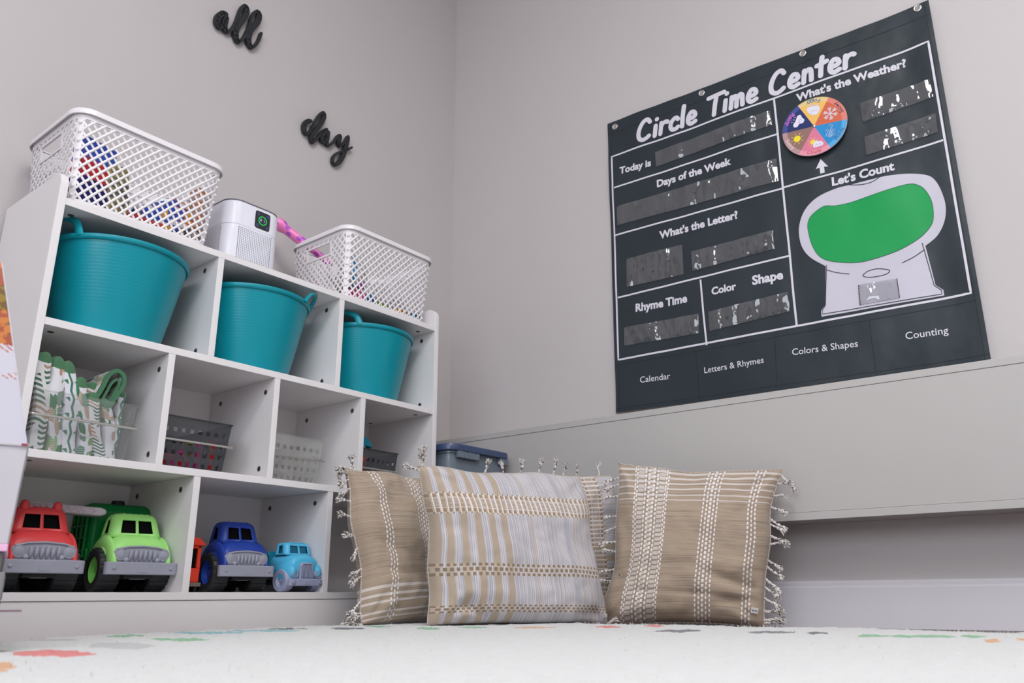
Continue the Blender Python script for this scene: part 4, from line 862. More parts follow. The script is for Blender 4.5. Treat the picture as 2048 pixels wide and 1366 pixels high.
m=MB(); m.prism([(-.008,.0165),(.008,.0165),(.008,.0265),(-.008,.0265)],lambda x,z:(x,-.0108,z),lambda x,z:(x,-.0095,z)); m.build('plate',mgr,bm,smooth=False,bevel=.0006)
vs,fs,wd=textmesh('GT20',.0); 
m=MB(); k=.011/wd; m.add([(v.x*k-.0055,-.0112,.0193+v.y*k) for v in vs],fs); m.build('plate_lettering',mgr,bm,smooth=False)
for sx in (-1,1): MB().lathe([(.0001,-.0122),(.0026,-.0122),(.0032,-.0105),(.0036,-.0125),(.0044,-.0115),(.0044,-.008)],16,c=(sx*.036,0,.0215),axis='y').build('bolt',mgr,bm)
m=MB(); m.box((-.024,.002,.018),(.024,.165,.030)); m.build('chassis',m_chas,t,smooth=False,bevel=.003)
m=MB(); m.box((-.040,.086,.034),(.040,.170,.040)); m.box((-.040,.086,.04),(-.0365,.170,.088)); m.box((.0365,.086,.04),(.040,.170,.088)); m.box((-.040,.086,.04),(.040,.0895,.094)); m.box((-.040,.1665,.04),(.040,.170,.088))
m.box((-.0415,.085,.084),(-.036,.171,.089)); m.box((-.0412,.088,.052),(-.0395,.168,.056)); m.box((-.0412,.088,.060),(-.0395,.168,.064))
m.build('dump_bed',mlb2,t,smooth=False,bevel=.001)
for y in (.024,.128):
    for sx in (-1,1): wheel(t,sx*.0385,y,.0255,.024,mgr,mgr,sx,0)
# red-orange toy engine behind the blue truck
mro=plast('signal_red',(226,58,34)); t=empty('toy_train_car',(.4085,.100,Z0),'red orange toy train cab half hidden behind the blue truck and the cubby divider','toy train')
m=MB(); 
for a,b in (((-.030,-.03,.022),(.030,.05,.054)),((-.030,-.03,.054),(-.020,.05,.105)),((.020,-.03,.054),(.030,.05,.105)),((-.030,-.03,.098),(.030,.05,.108)),((-.004,-.029,.054),(.004,.05,.1))): m.box(a,b)
m.build('cabin',mro,t,smooth=False,bevel=.002)
m=MB(); m.box((-.026,-.024,.05),(.026,.045,.1)); m.build('windows',m_glass,t,smooth=False)
m=MB(); m.prism([(-.038,.105),(.038,.105),(.036,.110),(.022,.118),(.020,.122),(-.020,.122),(-.022,.118),(-.036,.110)],lambda x,z:(x,-.036,z),lambda x,z:(x,.056,z)); m.build('roof',mro,t,smooth=False,bevel=.0015)
m=MB(); m.box((-.034,-.036,.013),(.034,.056,.022)); m.build('running_board',plast('grey_board',(120,104,98)),t,smooth=False,bevel=.0015)
for y in (-.018,.036):
    for sx in (-1,1): MB().lathe([(.0001,-.004),(.012,-.004),(.012,.004),(.0001,.004)],20,c=(sx*.024,y,.012),axis='x').build('wheel',m_chas,t)
t.scale=(.78,.9,.93)
# ------------------------------------------------------------------ storage tote in the corner
m_navy=mat('navy_lid_plastic',(62,78,112),rough=.35,coat=.2); m_tote=mat('smoky_tote_plastic',lambda g:(lambda x,y,z:g.mix(g.noise(g.xyz(x*1.,y,z*.4),5.,3.),lin((98,112,128)),lin((122,132,142))))(*g.obj()),rough=.32,coat=.3)
t=empty('storage_tote',(1.245,.135,0),'tall smoky grey storage tote with navy lid in the corner beside the shelf','storage box')
hx,hy=.132,.160
def rr2(hx,hy,z,r): return [(x,y,z) for x,y in rrect(hx,hy,r,7)]
MB().loft([rr2(hx-.022,hy-.022,0,.03),rr2(hx-.020,hy-.020,.004,.03),rr2(hx-.006,hy-.006,.470,.034),rr2(hx-.003,hy-.003,.472,.034),rr2(hx-.003,hy-.003,.482,.034)]).build('tote_body',m_tote,t,ang=40)
lid=MB().loft([rr2(hx+.002,hy+.002,.4775,.036),rr2(hx+.008,hy+.008,.479,.040),rr2(hx+.0095,hy+.0095,.490,.042),rr2(hx+.008,hy+.008,.496,.042),rr2(hx+.001,hy+.001,.4995,.038),rr2(hx-.02,hy-.02,.500,.03)]).build('lid',m_navy,t,ang=45)
MB().box((-.002,-hy-.0102,.478),(.112,-hy-.004,.497)).build('lid_latch',m_navy,lid,smooth=False,bevel=.003)
for a,b in ((-.105,-.012),(.082,.122)):
    m=MB()
    m.box((a,-hy-.006,.458),(b,-hy+.004,.478))
    for k in range(5):
        x=a+(b-a)*(k+.5)/5; m.box((x-.0012,-hy-.0085,.460),(x+.0012,-hy-.004,.478))
    m.build('rim_rib',m_tote,t,smooth=False,bevel=.0015)

# ------------------------------------------------------------------ left foreground: box and book on a small grey cart
h_=math.radians(20.5); FR=Vector((math.cos(h_),-math.sin(h_),0)); FF=Vector((math.sin(h_),math.cos(h_),0))
P0=Vector((-.163,-.508,0))                      # near right edge on the floor plan
cart=empty('low_cart',P0+Vector((0,0,0)),'low grey cart on dark feet at the left edge in front of the shelf','cart',rz=-h_)
m_cg=mat('cart_grey',(128,126,130),rough=.5); m_cd=mat('cart_dark_grey',(92,88,90),rough=.6); m_pk=mat('pink_strip',(226,178,214),rough=.4); m_blk=mat('black_foot',(24,20,30),rough=.5)
def cb(name,a,b,m,par,bev=.0015): return MB().box(a,b).build(name,m,par,smooth=False,bevel=bev)
OX=-.004
cb('base_tray',(-.30,.0,.0775),(OX+.003,.22,.110),m_cg,cart); cb('recess',(-.295,.004,.110),(OX-.002,.215,.1335),m_cd,cart)
cb('pink_rim',(-.30,.0,.1335),(OX+.001,.22,.142),m_pk,cart,.001)
cb('axle_plate',(-.10,-.012,.0655),(.022,.03,.0672),mat('plum_plate',(120,92,110),rough=.5),cart,.0004)
for x,y in ((-.031,.005),(-.28,.005),(-.040,.19),(-.28,.19)): cb('foot',(x,y,.0215 if y<.1 else .0215),(x+.030,y+.03,.0776),m_blk,cart,.002)
m_wb=mat('white_box_board',lambda g:g.mix(g.noise(g.xyz(*g.obj()),14.,2.),lin((196,193,199)),lin((188,185,192))),rough=.4)
wb=empty('white_box',P0+Vector((0,0,.142)),'plain white cardboard box standing on the grey cart at the left edge','box',rz=-h_)
m=MB(); m.loft([[(-.26,.003,.0),(-.004,.003,.0),(-.004,.20,.0),(-.26,.20,.0)],[(-.26,.001,.1175),(-.0005,.001,.1175),(-.0005,.205,.1175),(-.26,.205,.1175)]]); m.build('box_body',m_wb,wb,smooth=False,bevel=.0012)
m=MB(); m.box((-.262,-.0015,.1165),(.0005,.206,.1205)); m.build('box_rim',m_wb,wb,smooth=False,bevel=.001)
MB().box((-.0075,-.0020,.1170),(-.0005,.0,.1200)).build('red_corner_mark',mat('red_mark',(140,50,66),rough=.5),wb,smooth=False)
def artc(g):
    u,v=g.uv(); p=g.xyz(u*1.,v*1.,0.)
    n=g.noise(p,7.,3.); n2=g.noise(p,22.,3.); edge=(u*1.+(n-.5)*.5)
    leaf=g.vor(g.xyz(u*5.,v*9.,0.),1.,1.)
    pic=g.mix(n>.52,g.mix(n2>.5,lin((196,120,62)),lin((160,82,60))),g.mix(n2>.48,lin((144,116,46)),lin((108,84,48))))
    fern=((u*26.+(v*40.).fr()*.8).fr()<.3)*((leaf[0])<.42)
    low=g.mix(fern,lin((198,196,208)),lin((186,112,92)))
    return g.mix((v*1.+(n-.5)*.24)>.50,g.mix(v>.34,lin((196,194,207)),low),pic)
m_art=mat('autumn_leaf_print',artc,rough=.22,coat=.4)
m_side=mat('white_gloss_edge',(214,212,222),rough=.25,coat=.3)
t=empty('gift_bag',P0+Vector((0,0,.2625)),'glossy gift bag with autumn leaf print, on the white box at the left edge','gift bag',rz=-h_)
fr=[(-.235,.0,0),(-.003,.0,0),(-.0660,.020,.235),(-.235,.020,.235)]
m=MB(); m.add([Vector(p) for p in fr],[(0,1,2,3)],[(0,0),(1,0),(.64,1),(0,1)]); m.build('printed_front',m_art,t,smooth=False)
m=MB(); q=[Vector((-.235,.0012,0)),Vector((-.0015,.0012,0)),Vector((-.0645,.0212,.235)),Vector((-.235,.0212,.235)),Vector((-.235,.09,0)),Vector((-.0015,.09,0)),Vector((-.0645,.045,.235)),Vector((-.235,.045,.235))]
m.loft([q[:4],q[4:]]); m.build('bag_body',m_side,t,smooth=False,bevel=.0006)
# ------------------------------------------------------------------ wall words
m_word=mat('black_wood_letters',(44,46,50),rough=.55,spec=.35)
def word(name,pts,wf,label,off=.010,th=.006):
    P=cr([(a,b,0) for a,b in pts],5); n=len(P); W=[wf(i/(n-1)) for i in range(n)]
    o=LW(sum(p.x for p in P)/n,sum(p.y for p in P)/n,0); 
    mb=MB(); base=LW(0,0,0)
    # calligraphic weight: strokes going down are thick, going up are thin
    R=[]
    for i in range(n):
        d=P[min(i+1,n-1)]-P[max(i-1,0)]; dn=-d.y/(d.length+1e-9); R.append(wf(0)*(.62+.38*max(-.3,dn)))
    R=[sum(R[max(0,i-3):i+4])/len(R[max(0,i-3):i+4]) for i in range(n)]
    K=14
    for i in range(n-1):
        a,b=P[i],P[i+1]; d=(b-a); 
        if d.length<1e-7: continue
        an=math.atan2(d.y,d.x); poly=[(a.x+R[i]*math.cos(an+PI/2+PI*k/K),a.y+R[i]*math.sin(an+PI/2+PI*k/K)) for k in range(K+1)]+[(b.x+R[i+1]*math.cos(an-PI/2+PI*k/K),b.y+R[i+1]*math.sin(an-PI/2+PI*k/K)) for k in range(K+1)]
        mb.prism(poly,lambda s,z:LW(s,z,off+th+.00001*(i%3)),lambda s,z:LW(s,z,off-.004))
    cx=sum(p.x for p in P)/n; cz=sum(p.y for p in P)/n; c=LW(cx,cz,0)
    mb.v=[tuple(Vector(v)-c) for v in mb.v]
    o=mb.build(name,m_word,loc=c,smooth=False,merge=False,recalc=True); tag(o,label,'wall sign'); 
    mb=MB()
    for k in (.2,.8):
        p=P[int(k*(n-1))]; mb.prism([(p.x+.003*math.cos(a),p.y+.003*math.sin(a)) for a in [2*PI*j/10 for j in range(10)]],lambda s,z:LW(s,z,-.0005),lambda s,z:LW(s,z,off-.003))
    mb.v=[tuple(Vector(v)-c) for v in mb.v]; mb.build('mounting_pin',m_word,o,smooth=False)
word('wall_word',BD['all'],lambda f:.0090,'black cursive wooden word all, high on the left wall')
word('wall_word',BD['day'],lambda f:.0076,'black cursive wooden word day, lower on the left wall nearer the corner')
# ------------------------------------------------------------------ pocket chart banner
S0,Z0B=.690,.609
def wav(u,v):
    n=noise.noise(Vector((u*5.,v*2.2,3.1)))*.0060+noise.noise(Vector((u*11.,v*6.,7.7)))*.0032+noise.noise(Vector((u*2.,v*9.,1.7)))*.0022
    e=.004*max(0,1-v*8)**1.5*math.sin(u*13+1)+.006*math.exp(-((u-1.0)/.05)**2)
    return .0125+n*min(1,.25+4*min(max(v,0),1))*1.0+e
def BP(u,v,off=0):  return RW(S0+u,Z0B+v,wav(u,v)+off)
oC=RW(S0+.5,Z0B,0)
ban=empty('pocket_chart',oC,'dark charcoal circle time pocket chart banner hanging on the right wall above the ledge','pocket chart')
def bb(mb,name,m,smooth=True,par=None,**k):
    mb.v=[tuple(Vector(v)-oC) for v in mb.v]; return mb.build(name,m,par or ban,smooth=smooth,ang=89,**k)
m_cloth=mat('charcoal_vinyl_cloth',lambda g:g.mix(g.noise(g.xyz(*g.obj()),5.,3.),lin((47,56,63)),lin((38,46,52))),rough=.36,spec=.4,bump=lambda g:g.m('MULTIPLY_ADD',g.noise(g.xyz(*g.obj()),9.,2.,.5),1.,g.noise(g.xyz(*g.obj()),1800.,1.)*.03),bs=.5,bd=.010)
m_prt=mat('white_screen_print',(216,214,224),rough=.5); m_gpr=mat('green_print',lambda g:g.mix(g.noise(g.xyz(*g.obj()),7.,2.),lin((0,160,82)),lin((0,150,74))),rough=.5,bump=lambda g:g.noise(g.xyz(*g.obj()),18.,3.),bs=.3,bd=.004)
m_ink=mat('black_ink_line',(38,38,46),rough=.5); m_pale=mat('pale_print',lambda g:g.mix(g.noise(g.xyz(*g.obj()),6.,2.),lin((206,203,216)),lin((196,193,207))),rough=.5,bump=lambda g:g.noise(g.xyz(*g.obj()),16.,3.),bs=.4,bd=.004)
K=150; mb=MB()
def edgeUV(a,b): # outline interpolated between measured corners (slightly out of square)
    TL,TR,BR,BL=BD['outer']; return ((1-b)*((1-a)*BL[0]+a*BR[0])+b*((1-a)*TL[0]+a*TR[0]),(1-b)*((1-a)*BL[1]+a*BR[1])+b*((1-a)*TL[1]+a*TR[1]))
for lay in (0,-.0012):
    vs=[BP(*edgeUV(i/K,j/K),off=lay) for j in range(K+1) for i in range(K+1)]
    mb.add(vs,[(j*(K+1)+i,j*(K+1)+i+1,(j+1)*(K+1)+i+1,(j+1)*(K+1)+i) for j in range(K) for i in range(K)])
bb(mb,'banner_cloth',m_cloth,merge=False,recalc=False)
# hems
mb=MB()
def pl(mb,pts,w,off=.0009,close=False,step=.012,caps=True):
    # flat printed line following the cloth
    P=[]; n=len(pts)
    for i in range(n if close else n-1):
        a=Vector(pts[i]); b=Vector(pts[(i+1)%n]); k=max(1,int((b-a).length/step)); P+= [a+(b-a)*j/k for j in range(k)]
    if not close: P.append(Vector(pts[-1]))
    vs=[]; m=len(P)
    for i,p in enumerate(P):
        d=(P[(i+1)%m]-P[i-1]) if close else (P[min(i+1,m-1)]-P[max(i-1,0)]); d=d.normalized(); nn=Vector((-d.y,d.x))
        for s in (-1,0,1): q=p+nn*w/2*s; vs.append(BP(q.x,q.y,off))
    fs=[]
    for i in range(m if close else m-1):
        a=3*i; b=3*((i+1)%m)
        for s in (0,1): fs.append((a+s,a+s+1,b+s+1,b+s))
    mb.add(vs,fs)
def stroke(mb,pts,R,off=.0010,n=5,K=10):
    P=cr([(a,b,0) for a,b in pts],n) if len(pts)>2 else [Vector((*pts[0],0)),Vector((*pts[1],0))]
    if len(pts)==2: P=[P[0].lerp(P[1],k/6) for k in range(7)]
    for i in range(len(P)-1):
        a,b=P[i],P[i+1]; d=b-a
        if d.length<1e-7: continue
        an=math.atan2(d.y,d.x); poly=[(a.x+R*math.cos(an+PI/2+PI*k/K),a.y+R*math.sin(an+PI/2+PI*k/K)) for k in range(K+1)]+[(b.x+R*math.cos(an-PI/2+PI*k/K),b.y+R*math.sin(an-PI/2+PI*k/K)) for k in range(K+1)]
        c=((a.x+b.x)/2,(a.y+b.y)/2); vs=[BP(*c,off)]+[BP(x,y,off) for x,y in poly]; m=len(poly); mb.add(vs,[(0,1+j,1+(j+1)%m) for j in range(m)])
hem=[edgeUV(a,b) for a,b in ((.0,.957),(1,.957))]; pl(mb,hem,.0016,.0005)
for x in (.012,.988): pl(mb,[edgeUV(x,0),edgeUV(x,1)],.0012,.0005)
pl(mb,[edgeUV(.0,.148+.0),edgeUV(.99,.148)],.0012,.0005); pl(mb,[edgeUV(0,.012),edgeUV(1,.012)],.0010,.0005)
for a,b in BD['seams']: pl(mb,[a,b],.0016,.0005)
bb(mb,'hem_stitching',mat('dark_stitching',(26,30,35),rough=.7),smooth=False,recalc=False)
FRM=BD['frame']; mb=MB()
pl(mb,[FRM[0],FRM[1],FRM[2],FRM[3],FRM[4],FRM[5]],.0058,close=True); pl(mb,[FRM[1],FRM[4]],.0058)
for k in ('line1','line2','line3','rc','right'): pl(mb,BD[k],.0055)
bb(mb,'printed_frame',m_prt,recalc=False)
def cutgrid(vs,fs,step):
    bm=bmesh.new(); V=[bm.verts.new(v) for v in vs]
    for f in fs:
        try: bm.faces.new([V[i] for i in f])
        except ValueError: pass
    x0,x1=min(v[0] for v in vs),max(v[0] for v in vs); y0,y1=min(v[1] for v in vs),max(v[1] for v in vs)
    for ax,(a,b) in enumerate(((x0,x1),(y0,y1))):
        k=1
        while a+k*step<b:
            co=[0,0,0]; co[ax]=a+k*step; no=[0,0,0]; no[ax]=1
            bmesh.ops.bisect_plane(bm,geom=bm.verts[:]+bm.edges[:]+bm.faces[:],plane_co=co,plane_no=no,dist=1e-7); k+=1
    bm.verts.index_update(); o=[v.co.copy() for v in bm.verts]; f=[[v.index for v in g.verts] for g in bm.faces]; bm.free(); return o,f
def btext(mb,s,p0,p1,bold=.02,hs=1.,off=.0010,space=1.):
    vs,fs,w=textmesh(s,bold,0,space); d=Vector(p1)-Vector(p0); k=d.length/w; e=d.normalized(); n=Vector((-e.y,e.x))
    pts=[(p0[0]+e.x*v.x*k+n.x*v.y*k*hs,p0[1]+e.y*v.x*k+n.y*v.y*k*hs,0) for v in vs]
    pts,fs=cutgrid(pts,fs,.014); mb.add([BP(x,y,off) for x,y,_ in pts],fs)
BL_=[('Today is',.038,1.),('Days of the Week',.038,1.04),("What's the Letter?",.038,1.04),('Rhyme Time',.038,1.06),('Color',.038,1.02),('Shape',.038,1.02),("Let's Count",.038,1.04),("What's the Weather?",.038,1.02),('Calendar',.006,1.),('Letters & Rhymes',.006,1.04),('Colors & Shapes',.006,1.02),('Counting',.006,1.0)]
for s,b,hs in BL_:
    mb=MB(); btext(mb,s,*BD['tx'][s],bold=b,hs=hs); bb(mb,'heading_lettering' if b>.01 else 'pocket_lettering',m_prt,smooth=False,recalc=False,merge=False)
# hand-drawn title
GL={'C':([[(.66,.82),(.52,.98),(.28,.88),(.10,.52),(.12,.16),(.32,.0),(.52,.03),(.66,.12)]],.86),
'i':([[(.13,.52),(.11,.02)],[(.17,.83),(.175,.84)]],.33),'r':([[(.10,.56),(.08,.02)],[(.09,.34),(.18,.5),(.36,.55),(.44,.50)]],.53),
'c':([[(.46,.46),(.34,.56),(.16,.46),(.08,.22),(.18,.03),(.36,.0),(.48,.07)]],.60),'l':([[(.14,1.0),(.10,.5),(.10,.02)]],.31),
'e':([[(.09,.28),(.3,.28),(.44,.36),(.36,.54),(.2,.56),(.08,.34),(.10,.12),(.24,.0),(.46,.06)]],.62),
'T':([[(.06,.92),(.44,.95),(.82,.97)],[(.46,.93),(.40,.5),(.38,.02)]],.80),
'm':([[(.10,.56),(.08,.02)],[(.09,.36),(.2,.54),(.33,.5),(.35,.25),(.35,.02)],[(.36,.36),(.48,.55),(.6,.48),(.62,.25),(.64,.02)]],.82),
'n':([[(.10,.56),(.08,.02)],[(.09,.36),(.22,.54),(.37,.5),(.41,.25),(.42,.02)]],.60),
't':([[(.27,.88),(.23,.45),(.22,.05)],[(.05,.56),(.24,.58),(.46,.63)]],.54),' ':([],.42)}
txt='Circle Time Center'; adv=sum(GL[c][1] for c in txt); p0,p1=BD['tx']['title']; hC=.071; kx=(p1[0]-p0[0])/(adv-.02); x=0
mb=MB()
for c in txt:
    if c==' ': bb(mb,'title_lettering',m_prt,smooth=False,recalc=False,merge=False); mb=MB()
    for st in GL[c][0]:
        q=[(p0[0]+kx*(x+a)+.13*b*hC*1.,p0[1]+hC*b+(p1[1]-p0[1])*x/adv) for a,b in st]; stroke(mb,q,.0075)
    x+=GL[c][1]
bb(mb,'title_lettering',m_prt,smooth=False,recalc=False,merge=False)
ax=BD['arrow']; mb=MB()
def poly(mb,pts,off=.001,step=.014):
    bm=bmesh.new(); f=bm.faces.new([bm.verts.new((a,b,0)) for a,b in pts]); bmesh.ops.triangulate(bm,faces=[f]); bm.verts.index_update(); vs=[v.co.copy() for v in bm.verts]; fs=[[v.index for v in g.verts] for g in bm.faces]; bm.free()
    vs,fs=cutgrid(vs,fs,step); mb.add([BP(v[0],v[1],off) for v in vs],fs)
poly(mb,[(.6785,.6440),(.6625,.6165),(.6730,.6180),(.6730,.5985),(.6850,.5985),(.6850,.6175),(.6960,.6145)]); bb(mb,'printed_arrow',m_prt,recalc=False)
def rnd(p,n=5): return [(v.x,v.y) for v in cr([(a,b,0) for a,b in p],n,closed=True)]
M_=BD['machine']; top=[(v.x,v.y) for v in cr([(a,b,0) for a,b in (M_[15:]+M_[:9])],4)]
mb=MB(); poly(mb,top+M_[9:15],.0009); bb(mb,'printed_machine',m_pale,recalc=False)
mb=MB(); poly(mb,rnd(BD['green'],4),.0016); bb(mb,'green_globe',m_gpr,recalc=False)
mb=MB()
for l in BD['ml']: 
    pl(mb,l if len(l)<3 or len(l)>7 and l is BD['ml'][0] else [(v.x,v.y) for v in cr([(a,b,0) for a,b in l],4)],.0018,.0019)
pl(mb,rnd(BD['green'],4),.0009,.0021,close=True); bb(mb,'ink_outline',m_ink,recalc=False)
# eyelets
m_eye=mat('nickel_eyelet',(215,213,210),rough=.22,metal=1.); m_eyed=mat('eyelet_hole',(150,146,144),rough=.7)
for a,b in BD['grom']:
    mb=MB(); Kk=28
    prof=[(.0062,.0006),(.0066,.0020),(.0088,.0026),(.0105,.0016),(.0108,.0004)]
    lo=[[BP(a,b,o)+(DR*math.cos(2*PI*k/Kk)+Vector((0,0,1))*math.sin(2*PI*k/Kk))*r for k in range(Kk)] for r,o in prof]; mb.loft(lo,cap=False)
    e=bb(mb,'eyelet',m_eye); mb=MB(); mb.add([BP(a,b,.0007)+(DR*math.cos(2*PI*k/Kk)+Vector((0,0,1))*math.sin(2*PI*k/Kk))*.0064 for k in range(Kk)],[tuple(range(Kk))]); mb.v=[tuple(Vector(v)-oC) for v in mb.v]; mb.build('eyelet_hole',m_eyed,e,smooth=False)
# clear pockets
m_pock=film('clear_vinyl_pocket',(140,138,142),.22,.09,.03,bump=lambda g:(lambda x,y,z:g.m('ADD',g.noise(g.xyz(x,y*2.4,z),8.,1.5,.5),g.noise(g.xyz(x,y*1.,z),30.,1.)*.12))(*g.obj()),bs=1.,bd=.03)
for i,q in enumerate(BD['pockets']):
    mb=MB(); nx=max(4,int(abs(q[1][0]-q[0][0])/.008)); ny=10; vs=[]
    for j in range(ny+1):
        for k in range(nx+1):
            a,b=k/nx,j/ny; U=(1-b)*((1-a)*q[3][0]+a*q[2][0])+b*((1-a)*q[0][0]+a*q[1][0]); V=(1-b)*((1-a)*q[3][1]+a*q[2][1])+b*((1-a)*q[0][1]+a*q[1][1])
            e=min(a,1-a)*nx*.008; pf=min(1,e/.012)*min(1,b*5+.0)
            o=.0022+pf*(.0020+.0035*b*abs(noise.noise(Vector((U*17,V*9,i*3.)))) +.0010*noise.noise(Vector((U*60,V*40,i)))); vs.append(BP(U,V,o))
    mb.add(vs,[(j*(nx+1)+k,j*(nx+1)+k+1,(j+1)*(nx+1)+k+1,(j+1)*(nx+1)+k) for j in range(ny) for k in range(nx)])
    bb(mb,'clear_pocket',m_pock,recalc=False,merge=False)
    mb=MB(); 
    for (a,b) in ((q[0],q[3]),(q[3],q[2]),(q[2],q[1])):
        L=(Vector(b)-Vector(a)).length; n=max(3,int(L/.0065))
        for k in range(n):
            p=Vector(a).lerp(Vector(b),(k+.2)/n); r=Vector(a).lerp(Vector(b),(k+.7)/n); pl(mb,[p[:],r[:]],.0011,.0033)
    bb(mb,'pocket_stitching',mat('pocket_thread',(30,33,38),rough=.6) if i==0 else bpy.data.materials['pocket_thread'],smooth=False,recalc=False,merge=False)
# weather wheel
wc=BD['wheelc'][0]; RWH=.0905
def WP(x,y,off=0): return RW(S0+wc[0]+x,Z0B+wc[1]+y,.0245+off)
angs=sorted([math.atan2(b-wc[1],a-wc[0]) for a,b in BD['wheelrim'][4:]])
# order of sectors counter-clockwise from the first boundary
mid=lambda a,b:(a+b)/2
cols={'Foggy':((240,190,100),(226,202,140),(50,110,160)),'Snowy':((212,104,72),(222,132,116),(40,30,74)),'Windy':((36,140,204),(84,170,222),(60,80,130)),'Cloudy':((222,124,152),(230,152,170),(196,74,84)),'Sunny':((146,112,104),(186,148,148),(226,206,214)),'Rainy':((32,48,104),(66,78,150),(226,110,190))}
def sect_of(a):
    # directions measured in the photo for each picture
    d=math.degrees(a)%360
    return 'Snowy' if 20<=d<60 else 'Foggy' if 60<=d<115 else None
def wobj(mb,name,m,par):
    mb.v=[tuple(Vector(v)-oC) for v in mb.v]; return mb.build(name,m,par,smooth=False,merge=False,recalc=False)
mb=MB(); K6=96; mb.loft([[WP(RWH*r*math.cos(2*PI*k/K6),RWH*r*math.sin(2*PI*k/K6),o) for k in range(K6)] for r,o in ((.98,-.004),(1,-.0035),(1,-.0006),(.995,-.0001))]); whl=bb(mb,'weather_wheel',mat('wheel_edge',(206,170,170),rough=.45))
names6=['Snowy','Foggy','Rainy','Sunny','Cloudy','Windy']
centers={'Snowy':(BD['wi']['snow'][0]),'Foggy':(.6805,.797),'Rainy':(.634,.777),'Sunny':BD['wi']['sun'][0],'Cloudy':(.679,.690),'Windy':(.718,.713)}
for i in range(6):
    a0=angs[i]; a1=angs[(i+1)%6]+(2*PI if i==5 else 0); am=(a0+a1)/2
    best=min(names6,key=lambda n:abs(((math.atan2(centers[n][1]-wc[1],centers[n][0]-wc[0])-am+PI)%(2*PI))-PI))
    inn,rim_,tc=cols[best]; kk=16
    arc=[a0+(a1-a0)*k/kk for k in range(kk+1)]
    mb=MB(); mb.add([WP(0,0,.0003)]+[WP(RWH*.84*math.cos(a),RWH*.84*math.sin(a),.0003) for a in arc],[(0,k+1,k+2) for k in range(kk)]); sc_=wobj(mb,'weather_sector',mat('wheel_'+best.lower(),inn,rough=.4),whl)
    mb=MB(); mb.add([WP(RWH*r*math.cos(a),RWH*r*math.sin(a),.0003) for r in (.84,.994) for a in arc],[(k,k+1,kk+2+k,kk+1+k) for k in range(kk)])
    mb.cur=0; wobj(mb,'weather_rim',mat('wheel_rim_'+best.lower(),rim_,rough=.4),whl)
    vs,fs,w=textmesh(best,.008,.1); k=.040/w*(1 if best!='Sunny' else .95); mb=MB(); out=[]
    for v in vs:
        # glyph bottoms face outwards
        th=am+(v.x-w/2)*k/(RWH*.88); r=RWH*.975-.0035-(v.y*k); out.append(WP(r*math.cos(th),r*math.sin(th),.0006))
    mb.add(out,fs); wobj(mb,'weather_name',mat('wheel_text_'+best.lower(),tc,rough=.5),whl)
WI=BD['wi']
def wl(p): return (p[0]-wc[0],p[1]-wc[1])
def wpoly(pts,m,off,name='weather_picture',smooth_=True):
    q=[wl(p) for p in pts]; q=[(v.x,v.y) for v in cr([(a,b,0) for a,b in q],5,closed=True)] if smooth_ else q
    c=(sum(a for a,b in q)/len(q),sum(b for a,b in q)/len(q)); mb=MB(); n=len(q)
    bm=bmesh.new(); f=bm.faces.new([bm.verts.new((a,b,0)) for a,b in q]); bmesh.ops.triangulate(bm,faces=[f]); bm.verts.index_update()
    mb.add([WP(v.co.x,v.co.y,off) for v in bm.verts],[[v.index for v in g.verts] for g in bm.faces]); bm.free(); return wobj(mb,name,m,whl)
m_cw=mat('cloud_white',(226,222,238),rough=.5); m_yl=mat('sun_yellow',(244,222,44),rough=.5); m_fk=mat('face_ink',(40,40,60),rough=.5); m_ck=mat('cheek_pink',(240,150,180),rough=.5)
def wdisc(c,r,m,off,name='weather_picture',n=20,nm=None):
    x,y=wl(c); mb=MB(); mb.add([WP(x+r*math.cos(2*PI*k/n),y+r*math.sin(2*PI*k/n),off) for k in range(n)],[tuple(range(n))]); wobj(mb,name,m,whl)
def wstroke(ps,R,m,off,name='weather_picture'):
    mb=MB(); P=cr([(*wl(p),0) for p in ps],5) if len(ps)>2 else [Vector((*wl(p),0)) for p in ps]
    K_=8
    for i in range(len(P)-1):
        a,b=P[i],P[i+1]; d=b-a
        if d.length<1e-8: continue
        an=math.atan2(d.y,d.x); po=[(a.x+R*math.cos(an+PI/2+PI*k/K_),a.y+R*math.sin(an+PI/2+PI*k/K_)) for k in range(K_+1)]+[(b.x+R*math.cos(an-PI/2+PI*k/K_),b.y+R*math.sin(an-PI/2+PI*k/K_)) for k in range(K_+1)]
        mb.add([WP(x,y,off) for x,y in po],[tuple(range(len(po)))])
    return mb
def emit(ms,m,name='weather_picture'):
    mb=MB()
    for q in ms: mb.add(q.v,q.f)
    wobj(mb,name,m,whl)
wpoly(WI['fog'],m_cw,.0007); wpoly(WI['rain'],m_cw,.0007)
emit([wstroke(l,.0006,m_cw,.0007) for l in WI['foglines']],m_cw,'fog_line'); emit([wstroke(l,.0008,m_cw,.0007) for l in WI['wind']],m_cw,'wind_swirl'); emit([wstroke([d,(d[0]+.0004,d[1]+.0006)],.0010,m_cw,.0007) for d in WI['drops']],m_cw,'raindrop')
sx_,sy_=WI['snow'][0]; L=[]
for k in range(6):
    a=PI/2+k*PI/3+.05; e=(math.cos(a),math.sin(a)); tip=(sx_+e[0]*.0185,sy_+e[1]*.0185); L.append(wstroke([(sx_,sy_),tip],.0012,m_cw,.0007))
    for f in (.55,.8):
        b=(sx_+e[0]*.0185*f,sy_+e[1]*.0185*f)
        for s in (-1,1):
            aa=a+s*.9; L.append(wstroke([b,(b[0]+.0055*math.cos(aa),b[1]+.0055*math.sin(aa))],.0010,m_cw,.0007))
emit(L,m_cw)
